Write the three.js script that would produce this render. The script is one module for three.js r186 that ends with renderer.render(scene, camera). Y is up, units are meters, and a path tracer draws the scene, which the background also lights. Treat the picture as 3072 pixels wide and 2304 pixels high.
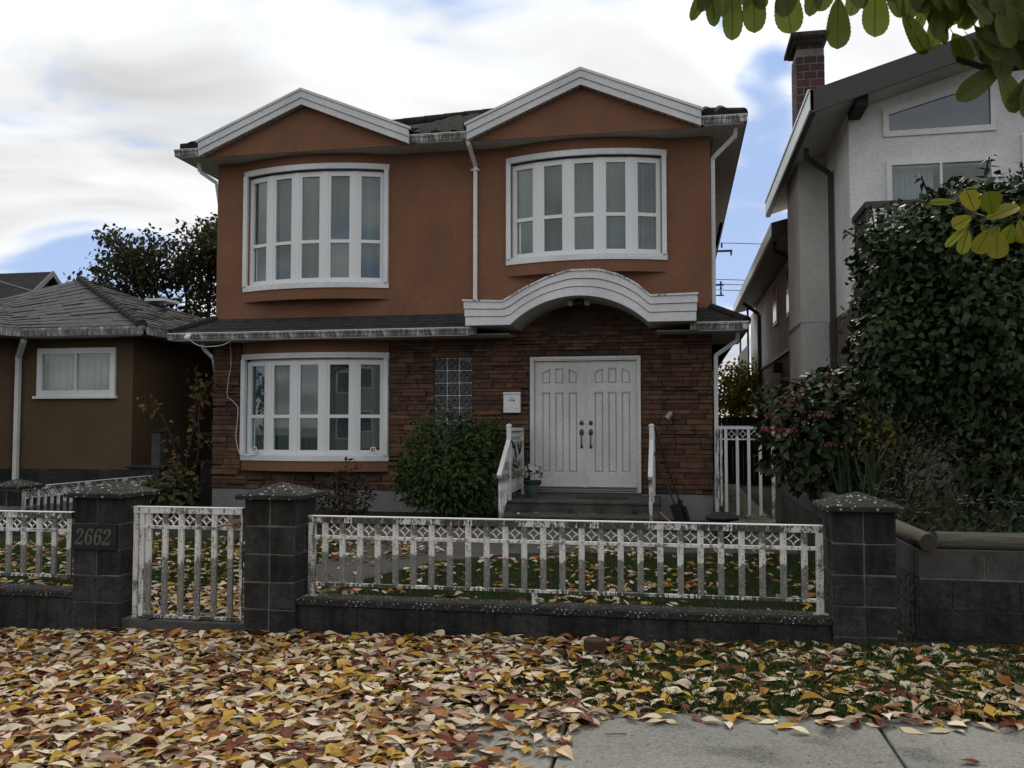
import * as THREE from 'three';
import { mergeGeometries } from 'three/addons/utils/BufferGeometryUtils.js';
import { FontLoader } from 'three/addons/loaders/FontLoader.js';
import { TextGeometry } from 'three/addons/geometries/TextGeometry.js';

// ---------- camera, sky, sun, exposure ----------
const scene = new THREE.Scene();
const camera = new THREE.PerspectiveCamera(46.93, 4 / 3, 0.05, 600);
camera.position.set(0, 1.45, 0);
camera.rotation.order = 'YXZ';
camera.rotation.y = THREE.MathUtils.degToRad(10.59);
camera.rotation.x = THREE.MathUtils.degToRad(2.82);
const renderer = new THREE.WebGLRenderer({ antialias: true });
renderer.toneMapping = THREE.LinearToneMapping;
renderer.toneMappingExposure = 1.1;
renderer.shadowMap.enabled = true;
const sunDir = new THREE.Vector3().setFromSphericalCoords(1, THREE.MathUtils.degToRad(90 - 43), THREE.MathUtils.degToRad(180 + 6));
const sun = new THREE.DirectionalLight(0xfff1dc, 1.5);
sun.position.copy(sunDir).multiplyScalar(40).add(new THREE.Vector3(-2, 0, -9));
sun.target.position.set(-2, 0, -9);
sun.castShadow = true;
sun.shadow.radius = 20;
sun.shadow.mapSize.set(2048, 2048);
Object.assign(sun.shadow.camera, { left: -30, right: 30, top: 30, bottom: -30, near: 1, far: 120 });
scene.add(sun, sun.target);

// ---------- random numbers and noise ----------
function rng(seed) { let a = seed >>> 0; return () => { a = (a + 0x6D2B79F5) >>> 0; let t = a; t = Math.imul(t ^ (t >>> 15), t | 1); t ^= t + Math.imul(t ^ (t >>> 7), t | 61); return ((t ^ (t >>> 14)) >>> 0) / 4294967296; }; }
const clamp = (x, a = 0, b = 1) => Math.min(b, Math.max(a, x));
const lerp = (a, b, t) => a + (b - a) * t;
const sstep = (a, b, x) => { const t = clamp((x - a) / (b - a)); return t * t * (3 - 2 * t); };
function hash2(x, y, s) { let h = Math.imul(x, 374761393) ^ Math.imul(y, 668265263) ^ Math.imul(s, 974711); h = Math.imul(h ^ (h >>> 13), 1274126177); return ((h ^ (h >>> 16)) >>> 0) / 4294967296; }
function vnoise(x, y, s, px = 0, py = 0) {
  const xi = Math.floor(x), yi = Math.floor(y), fx = x - xi, fy = y - yi;
  const u = fx * fx * (3 - 2 * fx), v = fy * fy * (3 - 2 * fy);
  const wx = (i) => px ? ((i % px) + px) % px : i, wy = (i) => py ? ((i % py) + py) % py : i;
  const a = hash2(wx(xi), wy(yi), s), b = hash2(wx(xi + 1), wy(yi), s), c = hash2(wx(xi), wy(yi + 1), s), d = hash2(wx(xi + 1), wy(yi + 1), s);
  return a + (b - a) * u + (c - a) * v + (a - b - c + d) * u * v;
}
function fbm(x, y, s, oct, px = 0, py = 0) { let r = 0, a = 0.5, n = 0; for (let o = 0; o < oct; o++) { r += a * vnoise(x, y, s + o * 17, px, py); n += a; a *= 0.5; x *= 2; y *= 2; px *= 2; py *= 2; } return r / n; }

// ---------- sky: broken cloud all round, thin towards the sun ----------
{
  const W = 3072, H = 1536, data = new Float32Array(W * H * 4), d = new THREE.Vector3();
  const gap = (x, y, z, w, k) => { const v = new THREE.Vector3(x, y, z).normalize(); return () => k * Math.exp(-(1 - d.dot(v)) / (w * w / 2)); };
  const dirOf = (az, el) => [Math.sin(az) * Math.cos(el), Math.sin(el), -Math.cos(az) * Math.cos(el)];
  const R = Math.PI / 180;
  const gaps = [[-38, 8.5, 0.08, 0.36], [-33, 6.5, 0.09, 0.34], [-27, 6, 0.06, 0.25], [-37, 19.5, 0.045, 0.1], [4.2, 9, 0.085, 0.52], [4.2, 14, 0.07, 0.5], [4.6, 18, 0.055, 0.46], [6.2, 21.5, 0.03, 0.4], [7.5, 18, 0.035, 0.36], [0.5, 20, 0.05, -0.2], [1.8, 19.5, 0.03, -0.16], [10.5, 22, 0.05, -0.25], [3.4, 24.5, 0.025, 0.3], [70, 22, 0.1, 0.34], [120, 35, 0.14, 0.36], [150, 16, 0.12, 0.4], [-150, 30, 0.14, 0.36], [-95, 25, 0.1, 0.34], [180, 50, 0.14, 0.3], [195, 20, 0.12, 0.4], [165, 24, 0.1, 0.4], [178, 14, 0.08, 0.4]].map(([a, e, w, k]) => gap(...dirOf(a * R, e * R), w, k));
  for (let j = 0; j < H; j++) {
    const el = ((j + 0.5) / H - 0.5) * Math.PI;
    for (let i = 0; i < W; i++) {
      const az = ((i + 0.5) / W - 0.5) * 2 * Math.PI, k = (j * W + i) * 4;
      d.set(Math.cos(el) * Math.cos(az), Math.sin(el), Math.cos(el) * Math.sin(az));
      let r = 0.3, g = 0.31, b = 0.3;
      if (el > -0.03) {
        const y = Math.max(d.y, 0), s = 1 / (y + 0.16), u = d.x * s, v = d.z * s;
        const wx = fbm(u * 1.3, v * 1.3, 5, 3) * 1.6, wy = fbm(u * 1.3 + 9, v * 1.3, 8, 3) * 1.2;
        const n = fbm(u * 1.1 + wx + v * 0.5, v * 1.7 + wy, 21, 7) * 0.72 + fbm(u * 5 + wx * 2.4 + v * 2.5, v * 7 + wy * 2, 23, 5) * 0.28;
        const soft = fbm(u * 2.6 + wx * 1.8 + v, v * 3.4 + wy * 1.4, 61, 7);
        let bias = 0.31; for (const f of gaps) bias -= f();
        const c = Math.max(sstep(0.3, 0.66, 0.5 + (n - 0.5) * 1.8 + bias), 0.75 * sstep(0.5, 0.72, soft) * sstep(0.15, 0.45, 0.5 + (n - 0.5) * 1.8 + bias));
        const ang = Math.acos(clamp(d.dot(sunDir), -1, 1));
        const glow = 0.5 * Math.exp(-(ang * ang) / 0.16) + 0.12 * Math.exp(-ang / 0.7);
        const thick = sstep(0.4, 0.72, n + bias * 0.6);
        const big = fbm(u * 0.9 + wx * 0.8 + 40, v * 1.1 + wy, 91, 4); const cb = 0.79 + 0.78 * (soft - 0.5) + 0.6 * (big - 0.5) - 0.08 * thick + glow;
        const hz = Math.pow(1 - y, 3.2);
        const br = lerp(0.24, 0.52, hz) + glow * 0.25, bg = lerp(0.38, 0.65, hz) + glow * 0.25, bb = lerp(0.70, 0.90, hz) + glow * 0.22;
        r = lerp(br, cb * 0.985, c); g = lerp(bg, cb, c); b = lerp(bb, cb * 1.012, c);
      }
      data[k] = r; data[k + 1] = g; data[k + 2] = b; data[k + 3] = 1;
    }
  }
  const t = new THREE.DataTexture(data, W, H, THREE.RGBAFormat, THREE.FloatType);
  t.mapping = THREE.EquirectangularReflectionMapping; t.magFilter = THREE.LinearFilter; t.minFilter = THREE.LinearFilter; t.needsUpdate = true;
  scene.background = t; scene.environment = t;
}

// ---------- textures (period in metres) ----------
function tex(size, period, fn, srgb = true, pv = period) {
  const h = size, data = new Uint8Array(size * h * 4);
  for (let j = 0; j < h; j++) for (let i = 0; i < size; i++) {
    const c = fn(i / size, j / h), k = (j * size + i) * 4;
    for (let q = 0; q < 3; q++) { let v = clamp(typeof c === 'number' ? c : c[q]); if (srgb) v = v <= 0.0031308 ? v * 12.92 : 1.055 * Math.pow(v, 1 / 2.4) - 0.055; data[k + q] = v * 255 + 0.5; }
    data[k + 3] = 255;
  }
  const t = new THREE.DataTexture(data, size, h); t.wrapS = t.wrapT = THREE.RepeatWrapping; t.magFilter = THREE.LinearFilter; t.minFilter = THREE.LinearMipmapLinearFilter; t.generateMipmaps = true;
  if (srgb) t.colorSpace = THREE.SRGBColorSpace; t.repeat.set(1 / period, 1 / pv); t.needsUpdate = true; return t;
}
const F = (u, v, n, s, o) => fbm(u * n, v * n, s, o, n, n);
const mottle = tex(512, 2.3, (u, v) => { const a = F(u, v, 4, 3, 6), f = F(u, v, 64, 9, 3); return 0.62 + 0.30 * a + 0.2 * (f - 0.5) + 0.12; });
const blotch = tex(512, 1.1, (u, v) => { const a = F(u, v, 5, 31, 6), f = F(u, v, 90, 39, 2), st = F(u, v * 0.25 + 0, 24, 77, 3); return clamp(0.25 + 0.75 * a + 0.35 * (f - 0.5) + 0.25 * (st - 0.5)); });
const stuccoBump = tex(512, 0.5, (u, v) => clamp(0.25 + 0.55 * F(u, v, 60, 11, 3) + 0.3 * F(u, v, 20, 12, 2)), false);
const roughBump = tex(512, 0.6, (u, v) => clamp(F(u, v, 14, 14, 5)), false);
const fineBump = tex(256, 0.2, (u, v) => F(u, v, 50, 15, 2), false);
const concreteMap = tex(1024, 1.6, (u, v) => { const a = F(u, v, 6, 41, 5), f = hash2(Math.floor(u * 1024), Math.floor(v * 1024), 4), g = F(u, v, 200, 44, 2), sp = F(u, v, 160, 46, 1) > 0.86 ? -0.35 : 0; return clamp(0.55 + 0.35 * a + 0.22 * (f - 0.5) + 0.55 * (g - 0.5) + sp); });
const grimeMap = tex(1024, 0.9, (u, v) => { // white paint with black algae specks drawn out in runs
  const a = F(u, v, 9, 51, 5), f = fbm(u * 120, v * 46, 52, 3, 120, 46), e = fbm(u * 60, v * 9, 54, 3, 60, 9), m = sstep(0.42, 0.56, a * 0.42 + f * 0.36 + e * 0.3);
  const tone = 0.035 + 0.12 * Math.pow(F(u, v, 40, 53, 2), 2); return [lerp(0.78, tone, m), lerp(0.78, tone * 0.98, m), lerp(0.75, tone * 0.84, m)];
});
const speckMap = tex(512, 0.7, (u, v) => { const a = F(u, v, 7, 61, 4), f = F(u, v, 110, 62, 2), e = fbm(u * 50, v * 7, 64, 2, 50, 7), m = sstep(0.5, 0.66, a * 0.48 + f * 0.3 + e * 0.3) * 0.95; return [lerp(0.78, 0.12, m), lerp(0.78, 0.12, m), lerp(0.765, 0.1, m)]; });
const balusterMap = (() => { // u around the bar, v = 0..1 up it: algae film over the lower part with a ragged upper edge, flakes of bare paint
  const S = 512; const t = tex(S, 1, (u, v) => {
    const edge = 0.66 + 0.3 * (F(u, 0.3, 8, 71, 2) - 0.5), a = fbm(u * 40, v * 10, 72, 4, 40, 10), f = fbm(u * 90, v * 50, 73, 2, 90, 50);
    const film = sstep(edge + 0.015, edge - 0.02, v + 0.08 * (a - 0.5)) * sstep(0.30, 0.44, a * 0.55 + f * 0.5 + 0.06), sp = sstep(0.60, 0.68, a * 0.5 + f * 0.55);
    const m = Math.max(film * (0.72 + 0.28 * f), sp); const c = 0.03 + 0.34 * Math.pow(f * a * 1.9, 2); return [lerp(0.78, c, m), lerp(0.78, c * 0.98, m), lerp(0.765, c * 0.86, m)];
  }); t.repeat.set(1, 1); return t;
})();
const spotField = (n, seed, rmin, rmax) => { const S = 512, f = new Float32Array(S * S), r = rng(seed); for (let k = 0; k < n; k++) { const cx = r() * S, cy = r() * S, R = rmin + (rmax - rmin) * Math.pow(r(), 2.2), q = 0.5 + r(), lum = 0.35 + 0.65 * r(); for (let y = -R * 2; y <= R * 2; y++) for (let x = -R * 2; x <= R * 2; x++) { const w = 1 + 0.5 * (hash2(Math.round(cx + x) >> 1, Math.round(cy + y) >> 1, seed) - 0.5); if (x * x * q + y * y / q < R * R * w) { const a = ((Math.round(cy + y) % S + S) % S) * S + (Math.round(cx + x) % S + S) % S; f[a] = Math.max(f[a], lum); } } } return f; };
const lichenTex = (n, seed, r0, r1) => { const f = spotField(n, seed, r0, r1); return tex(512, 0.5, (u, v) => { const m = f[Math.floor(v * 512) * 512 + Math.floor(u * 512)] * 0.9, d = 0.014 + 0.04 * F(u, v, 40, 83, 3); return [lerp(d, 0.6, m), lerp(d * 1.02, 0.61, m), lerp(d * 0.95, 0.56, m)]; }); };
const lichenMap = lichenTex(210, 5, 1.3, 9), lichenSparse = lichenTex(420, 6, 1.0, 5.5);
const pitMap = tex(1024, 1.2, (u, v) => { const a = F(u, v, 6, 131, 5), p = F(u, v, 110, 132, 3), st = fbm(u * 40, v * 6, 134, 3, 40, 6), l = hash2(Math.floor(u * 512), Math.floor(v * 512), 8) > 0.9975 ? 0.8 : 0; return clamp(0.1 + 1.1 * Math.pow(a, 1.5) * (0.35 + 1.1 * p) + 0.5 * (st - 0.5) + l); });
const pavingMap = tex(1024, 3.1, (u, v) => { const a = F(u, v, 5, 141, 6), g = F(u, v, 320, 144, 1), f = hash2(Math.floor(u * 1024), Math.floor(v * 1024), 14), st = sstep(0.58, 0.72, F(u, v, 9, 147, 4)) * 0.22, sp = F(u, v, 230, 146, 1) > 0.9 ? -0.3 : 0, w = F(u, v, 3, 149, 4); return [0, 1, 2].map((k) => clamp(0.5 + 0.4 * a + 0.3 * (g - 0.5) + 0.2 * (f - 0.5) + sp - st + (w - 0.5) * [0.22, 0.18, 0.12][k])); });
const woodBump = tex(512, 0.4, (u, v) => F(u * 0.12, v, 60, 91, 3) , false, 0.4);
const woodMap = tex(512, 0.8, (u, v) => { const g = fbm(u * 6, v * 80, 95, 4, 6, 80); return 0.4 + 0.6 * g; });
const shingleMap = tex(512, 0.6, (u, v) => { const f = F(u, v, 128, 101, 2), a = F(u, v, 6, 102, 4); return clamp(0.25 + 0.6 * f + 0.5 * (a - 0.4)); });
const drainMap = tex(512, 0.8, (u, v) => { // painted metal with black rain streaks below the lip
  const st = fbm(u * 90, v * 5, 111, 3, 90, 5), a = F(u, v, 7, 112, 4), m = sstep(0.3, 0.62, st * 0.75 + a * 0.4) * 0.9; return [lerp(0.66, 0.07, m), lerp(0.66, 0.07, m), lerp(0.65, 0.065, m)];
});
const stoneMap = tex(512, 0.8, (u, v) => { const a = F(u, v, 10, 121, 5), st = fbm(u * 8, v * 60, 122, 3, 8, 60); return clamp(0.3 + 0.55 * a + 0.5 * (st - 0.45)); });

// ---------- materials ----------
const mat = (rgb, o = {}) => { const p = { roughness: 0.85, metalness: 0, ...o }; const m = ('transmission' in p || 'clearcoat' in p || 'specularIntensity' in p) ? new THREE.MeshPhysicalMaterial(p) : new THREE.MeshStandardMaterial(p); m.color.setRGB(...rgb); return m; };
const M = {
  stucco: mat([0.236, 0.110, 0.062], { map: mottle, bumpMap: stuccoBump, bumpScale: 0.006, roughness: 0.95 }),
  white: mat([0.79, 0.795, 0.805], { roughness: 0.45, map: mottle }),
  whiteVinyl: mat([0.78, 0.79, 0.80], { roughness: 0.35 }),
  door: mat([0.76, 0.76, 0.735], { roughness: 0.5, map: mottle }),
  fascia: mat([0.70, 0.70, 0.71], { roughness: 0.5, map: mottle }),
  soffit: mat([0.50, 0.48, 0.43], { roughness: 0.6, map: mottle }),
  gutter: mat([1, 1, 1], { map: drainMap, roughness: 0.5 }),
  tile: mat([0.05, 0.046, 0.045], { map: blotch, bumpMap: roughBump, bumpScale: 0.004, roughness: 1, specularIntensity: 0.1 }),
  shingle: mat([0.075, 0.073, 0.075], { map: shingleMap, bumpMap: fineBump, bumpScale: 0.002, roughness: 1, specularIntensity: 0.15 }),
  shingleGrey: mat([0.15, 0.15, 0.155], { map: shingleMap, bumpMap: fineBump, bumpScale: 0.002, roughness: 1, specularIntensity: 0.3 }),
  mortarDark: mat([0.065, 0.048, 0.04], { roughness: 1 }),
  foundation: mat([0.27, 0.265, 0.26], { map: mottle, bumpMap: roughBump, bumpScale: 0.003, roughness: 0.95 }),
  stepConcrete: mat([0.11, 0.105, 0.095], { map: blotch, bumpMap: roughBump, bumpScale: 0.004, roughness: 0.95 }),
  block: [0.05, 0.063, 0.043].map((c) => mat([c, c * 0.985, c * 0.93], { map: pitMap, bumpMap: roughBump, bumpScale: 0.02, roughness: 1 })),
  mortar: mat([0.2, 0.197, 0.185], { map: blotch, bumpMap: roughBump, bumpScale: 0.006, roughness: 1 }),
  lichen: mat([0.9, 0.9, 0.9], { map: lichenMap, bumpMap: roughBump, bumpScale: 0.008, roughness: 1, specularIntensity: 0.3 }),
  lichenSparse: mat([0.9, 0.9, 0.9], { map: lichenSparse, bumpMap: roughBump, bumpScale: 0.008, roughness: 1, specularIntensity: 0.3 }),
  grime: mat([0.86, 0.86, 0.86], { map: grimeMap, roughness: 0.55 }),
  speck: mat([0.92, 0.92, 0.92], { map: speckMap, roughness: 0.5 }),
  baluster: mat([0.9, 0.9, 0.9], { map: balusterMap, roughness: 0.6 }),
  sidewalk: mat([0.325, 0.322, 0.282], { map: pavingMap, bumpMap: fineBump, bumpScale: 0.003, roughness: 0.95 }),
  path: mat([0.125, 0.116, 0.1], { map: concreteMap, bumpMap: fineBump, bumpScale: 0.003, roughness: 0.95 }),
  soil: mat([0.035, 0.027, 0.02], { map: blotch, bumpMap: roughBump, bumpScale: 0.03, roughness: 1 }),
  turf: mat([0.022, 0.032, 0.011], { map: blotch, bumpMap: roughBump, bumpScale: 0.03, roughness: 1 }),
  glass: mat([0.9, 0.95, 0.94], { transmission: 1, thickness: 0, ior: 1.62, roughness: 0.01 }),
  blind: mat([0.075, 0.112, 0.112], { roughness: 0.8 }),
  dark: mat([0.02, 0.02, 0.02], { roughness: 0.7 }),
  room: mat([0.10, 0.10, 0.10], { roughness: 1 }),
  brass: mat([0.12, 0.105, 0.085], { metalness: 0.7, roughness: 0.45 }),
  steel: mat([0.35, 0.33, 0.3], { metalness: 0.8, roughness: 0.35 }),
  brownStucco: mat([0.115, 0.074, 0.037], { map: mottle, bumpMap: stuccoBump, bumpScale: 0.006, roughness: 0.95 }),
  whiteStucco: mat([0.82, 0.815, 0.795], { map: mottle, bumpMap: stuccoBump, bumpScale: 0.012, roughness: 0.95 }),
  dirtyStucco: mat([0.62, 0.61, 0.58], { map: mottle, bumpMap: stuccoBump, bumpScale: 0.014, roughness: 1 }),
  tanStucco: mat([0.42, 0.33, 0.22], { map: mottle, bumpMap: stuccoBump, bumpScale: 0.01, roughness: 1 }),
  brownMetal: mat([0.04, 0.031, 0.029], { roughness: 0.5 }),
  paleMetal: mat([0.78, 0.83, 0.84], { roughness: 0.3, map: mottle }),
  brick: [[0.075, 0.027, 0.023], [0.06, 0.024, 0.021], [0.085, 0.03, 0.025]].map((c) => mat(c, { map: blotch, bumpMap: roughBump, bumpScale: 0.005 })),
  bark: mat([0.06, 0.048, 0.038], { bumpMap: roughBump, bumpScale: 0.012, map: blotch, roughness: 1 }),
  log: mat([0.15, 0.135, 0.105], { map: woodMap, bumpMap: woodBump, bumpScale: 0.004, roughness: 0.95 }),
  darkWood: mat([0.045, 0.038, 0.033], { map: woodMap, bumpMap: woodBump, bumpScale: 0.003 }),
  leafStuff: mat([1, 1, 1], { vertexColors: true, roughness: 0.7, specularIntensity: 0.4 }),
  foliage: mat([1, 1, 1], { vertexColors: true, roughness: 0.75, transmission: 0.22, thickness: 0, specularIntensity: 0.45 }),
  gloss: mat([1, 1, 1], { vertexColors: true, roughness: 0.42, transmission: 0.15, thickness: 0, specularIntensity: 0.4 }),
};
M.upperBlockA = mat([0.075, 0.073, 0.068], { map: blotch, bumpMap: roughBump, bumpScale: 0.004, roughness: 1 }); M.upperBlockB = mat([0.09, 0.087, 0.08], { map: blotch, bumpMap: roughBump, bumpScale: 0.004, roughness: 1 });
M.stone = [[0.205, 0.104, 0.056], [0.165, 0.085, 0.048], [0.235, 0.125, 0.068], [0.13, 0.072, 0.046], [0.2, 0.115, 0.07], [0.108, 0.066, 0.048]].map((c) => mat(c, { map: stoneMap, bumpMap: roughBump, bumpScale: 0.008, roughness: 0.95 }));

// ---------- geometry helpers: all return non-indexed geometries with position, normal, uv ----------
function fin(g, uv = true) {
  if (g.index) g = g.toNonIndexed();
  for (const k of Object.keys(g.attributes)) if (!['position', 'normal', 'uv', 'color'].includes(k)) g.deleteAttribute(k);
  if (!g.attributes.normal) g.computeVertexNormals();
  if (uv) boxUV(g);
  return g;
}
function boxUV(g) {
  const p = g.attributes.position, n = p.count, uv = new Float32Array(n * 2), a = new THREE.Vector3(), b = new THREE.Vector3(), c = new THREE.Vector3();
  for (let i = 0; i < n; i += 3) {
    a.fromBufferAttribute(p, i); b.fromBufferAttribute(p, i + 1); c.fromBufferAttribute(p, i + 2);
    const e = b.clone().sub(a).cross(c.clone().sub(a)), x = Math.abs(e.x), y = Math.abs(e.y), z = Math.abs(e.z);
    [a, b, c].forEach((q, k) => { const o = (i + k) * 2; if (x >= y && x >= z) { uv[o] = q.z; uv[o + 1] = q.y; } else if (y >= z) { uv[o] = q.x; uv[o + 1] = q.z; } else { uv[o] = q.x; uv[o + 1] = q.y; } });
  }
  g.setAttribute('uv', new THREE.BufferAttribute(uv, 2)); return g;
}
// box between corners; optional chamfer
function box(x0, x1, y0, y1, z0, z1, ch = 0) {
  if (!ch) { const g = new THREE.BoxGeometry(x1 - x0, y1 - y0, z1 - z0); g.translate((x0 + x1) / 2, (y0 + y1) / 2, (z0 + z1) / 2); return fin(g); }
  const h = [(x1 - x0) / 2, (y1 - y0) / 2, (z1 - z0) / 2], V = [], idx = {};
  for (const sx of [-1, 1]) for (const sy of [-1, 1]) for (const sz of [-1, 1]) for (let a = 0; a < 3; a++) {
    const s = [sx, sy, sz]; idx[[sx, sy, sz, a]] = V.length; V.push(s.map((q, k) => q * (k === a ? h[k] : h[k] - ch)));
  }
  const tri = [], quad = (a, b, c, d) => { tri.push([a, b, c], [a, c, d]); };
  for (let a = 0; a < 3; a++) for (const s of [-1, 1]) { const b = (a + 1) % 3, c = (a + 2) % 3, f = (sb, sc) => { const q = []; q[a] = s; q[b] = sb; q[c] = sc; return idx[[...q, a]]; }; quad(f(-1, -1), f(1, -1), f(1, 1), f(-1, 1)); }
  for (let a = 0; a < 3; a++) { const b = (a + 1) % 3, c = (a + 2) % 3; for (const sb of [-1, 1]) for (const sc of [-1, 1]) { const f = (sa, w) => { const q = []; q[a] = sa; q[b] = sb; q[c] = sc; return idx[[...q, w]]; }; quad(f(-1, b), f(1, b), f(1, c), f(-1, c)); } }
  for (const sx of [-1, 1]) for (const sy of [-1, 1]) for (const sz of [-1, 1]) tri.push([0, 1, 2].map((a) => idx[[sx, sy, sz, a]]));
  const pos = []; for (const t of tri) { let [a, b, c] = t.map((i) => V[i]); const n = [(b[1] - a[1]) * (c[2] - a[2]) - (b[2] - a[2]) * (c[1] - a[1]), (b[2] - a[2]) * (c[0] - a[0]) - (b[0] - a[0]) * (c[2] - a[2]), (b[0] - a[0]) * (c[1] - a[1]) - (b[1] - a[1]) * (c[0] - a[0])]; if (n[0] * (a[0] + b[0] + c[0]) + n[1] * (a[1] + b[1] + c[1]) + n[2] * (a[2] + b[2] + c[2]) < 0) [b, c] = [c, b]; pos.push(...a, ...b, ...c); }
  const g = new THREE.BufferGeometry(); g.setAttribute('position', new THREE.Float32BufferAttribute(pos, 3)); g.computeVertexNormals(); g.translate((x0 + x1) / 2, (y0 + y1) / 2, (z0 + z1) / 2); return fin(g);
}
const shapeOf = (pts, holes = []) => { const s = new THREE.Shape(pts.map(([x, y]) => new THREE.Vector2(x, y))); for (const h of holes) s.holes.push(new THREE.Path(h.map(([x, y]) => new THREE.Vector2(x, y)))); return s; };
const rect = (x0, x1, y0, y1) => [[x0, y0], [x1, y0], [x1, y1], [x0, y1]];
// outline in x,y pushed from z0 to z1
function prismZ(pts, z0, z1, holes) { const g = new THREE.ExtrudeGeometry(shapeOf(pts, holes), { depth: z1 - z0, bevelEnabled: false }); g.translate(0, 0, z0); return fin(g); }
// outline in x,z pushed from y0 to y1
function prismY(pts, y0, y1, holes) { const g = new THREE.ExtrudeGeometry(shapeOf(pts.map(([x, z]) => [x, -z]), (holes || []).map((h) => h.map(([x, z]) => [x, -z]))), { depth: y1 - y0, bevelEnabled: false }); g.rotateX(-Math.PI / 2); g.translate(0, y0, 0); return fin(g); }
// outline in z,y pushed along x
function prismX(pts, x0, x1) { const g = new THREE.ExtrudeGeometry(shapeOf(pts.map(([z, y]) => [-z, y])), { depth: x1 - x0, bevelEnabled: false }); g.rotateY(Math.PI / 2); g.translate(x0, 0, 0); return fin(g); }
function quadGeo(...quads) { const pos = []; for (const [a, b, c, d] of quads) { pos.push(...a, ...b, ...c); if (d) pos.push(...a, ...c, ...d); } const g = new THREE.BufferGeometry(); g.setAttribute('position', new THREE.Float32BufferAttribute(pos, 3)); g.computeVertexNormals(); return fin(g); }
function tube(pts, r, seg = 8, smooth = false, n = 0) {
  const P = pts.map((p) => new THREE.Vector3(...p));
  let curve; if (smooth) curve = new THREE.CatmullRomCurve3(P); else { curve = new THREE.CurvePath(); for (let i = 1; i < P.length; i++) curve.add(new THREE.LineCurve3(P[i - 1], P[i])); }
  return fin(new THREE.TubeGeometry(curve, n || (smooth ? pts.length * 6 : (pts.length - 1) * 5), r, seg, false));
}
function beam(p, q, w, h, up = [0, 1, 0]) {
  const a = new THREE.Vector3(...p), b = new THREE.Vector3(...q), d = b.clone().sub(a), L = d.length(); d.normalize();
  const s = new THREE.Vector3(...up).cross(d).normalize(), u = d.clone().cross(s);
  const g = new THREE.BoxGeometry(w, h, L); g.applyMatrix4(new THREE.Matrix4().makeBasis(s, u, d).setPosition(a.add(b).multiplyScalar(0.5))); return fin(g);
}
function cone(p, q, r0, r1, seg = 7) {
  const a = new THREE.Vector3(...p), b = new THREE.Vector3(...q), d = b.clone().sub(a), L = d.length();
  const g = new THREE.CylinderGeometry(r1, r0, L, seg, 1, false); g.translate(0, L / 2, 0); g.applyQuaternion(new THREE.Quaternion().setFromUnitVectors(new THREE.Vector3(0, 1, 0), d.normalize())); g.translate(a.x, a.y, a.z); return fin(g);
}
const lathe = (pts, seg, x = 0, y = 0, z = 0) => { const g = new THREE.LatheGeometry(pts.map(([r, h]) => new THREE.Vector2(r, h)), seg); g.translate(x, y, z); return fin(g); };

// ---------- objects ----------
const taken = {}, origin = new Map(); origin.set(scene, [0, 0, 0]);
const numbered = (n) => { taken[n] = (taken[n] || 0) + 1; return taken[n] === 1 ? n : `${n}_${String(taken[n] - 1).padStart(3, '0')}`; };
const shade = (m) => { m.castShadow = m.receiveShadow = true; return m; };
function tag(o, label, category, group, kind) { if (label) o.userData.label = label; if (category) o.userData.category = category; if (group) o.userData.group = group; if (kind) o.userData.kind = kind; return o; }
function thing(name, label, category, base = [0, 0, 0], group) { const o = new THREE.Group(); o.name = numbered(name); o.position.set(...base); scene.add(o); origin.set(o, base); return tag(o, label, category, group); }
const merged = (gs) => { gs = Array.isArray(gs) ? gs : [gs]; const c = gs.some((g) => g.attributes.color); if (c) return gs.length === 1 ? gs[0] : mergeGeometries(gs); return gs.length === 1 ? gs[0].clone() : mergeGeometries(gs); };
// geometries in world metres -> one named mesh under parent (recentred on its own base when top-level)
function obj(name, gs, m, parent = scene, label) {
  const g = merged(gs), me = shade(new THREE.Mesh(g, m));
  if (parent === scene) { g.computeBoundingBox(); const b = g.boundingBox, c = [(b.min.x + b.max.x) / 2, b.min.y, (b.min.z + b.max.z) / 2]; g.translate(-c[0], -c[1], -c[2]); me.position.set(...c); me.name = numbered(name); origin.set(me, c); }
  else { const o = origin.get(parent); g.translate(-o[0], -o[1], -o[2]); me.name = name; origin.set(me, o); }
  if (label) me.userData.label = label;
  parent.add(me); return me;
}
// a shared geometry placed at a world point
function piece(name, g, m, parent, [x, y, z], rot) { const me = shade(new THREE.Mesh(g, m)), o = origin.get(parent); me.name = name; me.position.set(x - o[0], y - o[1], z - o[2]); if (rot) me.rotation.set(...rot); parent.add(me); return me; }
const structure = (name, gs, m, label) => tag(obj(name, gs, m), label, null, null, 'structure');

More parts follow.
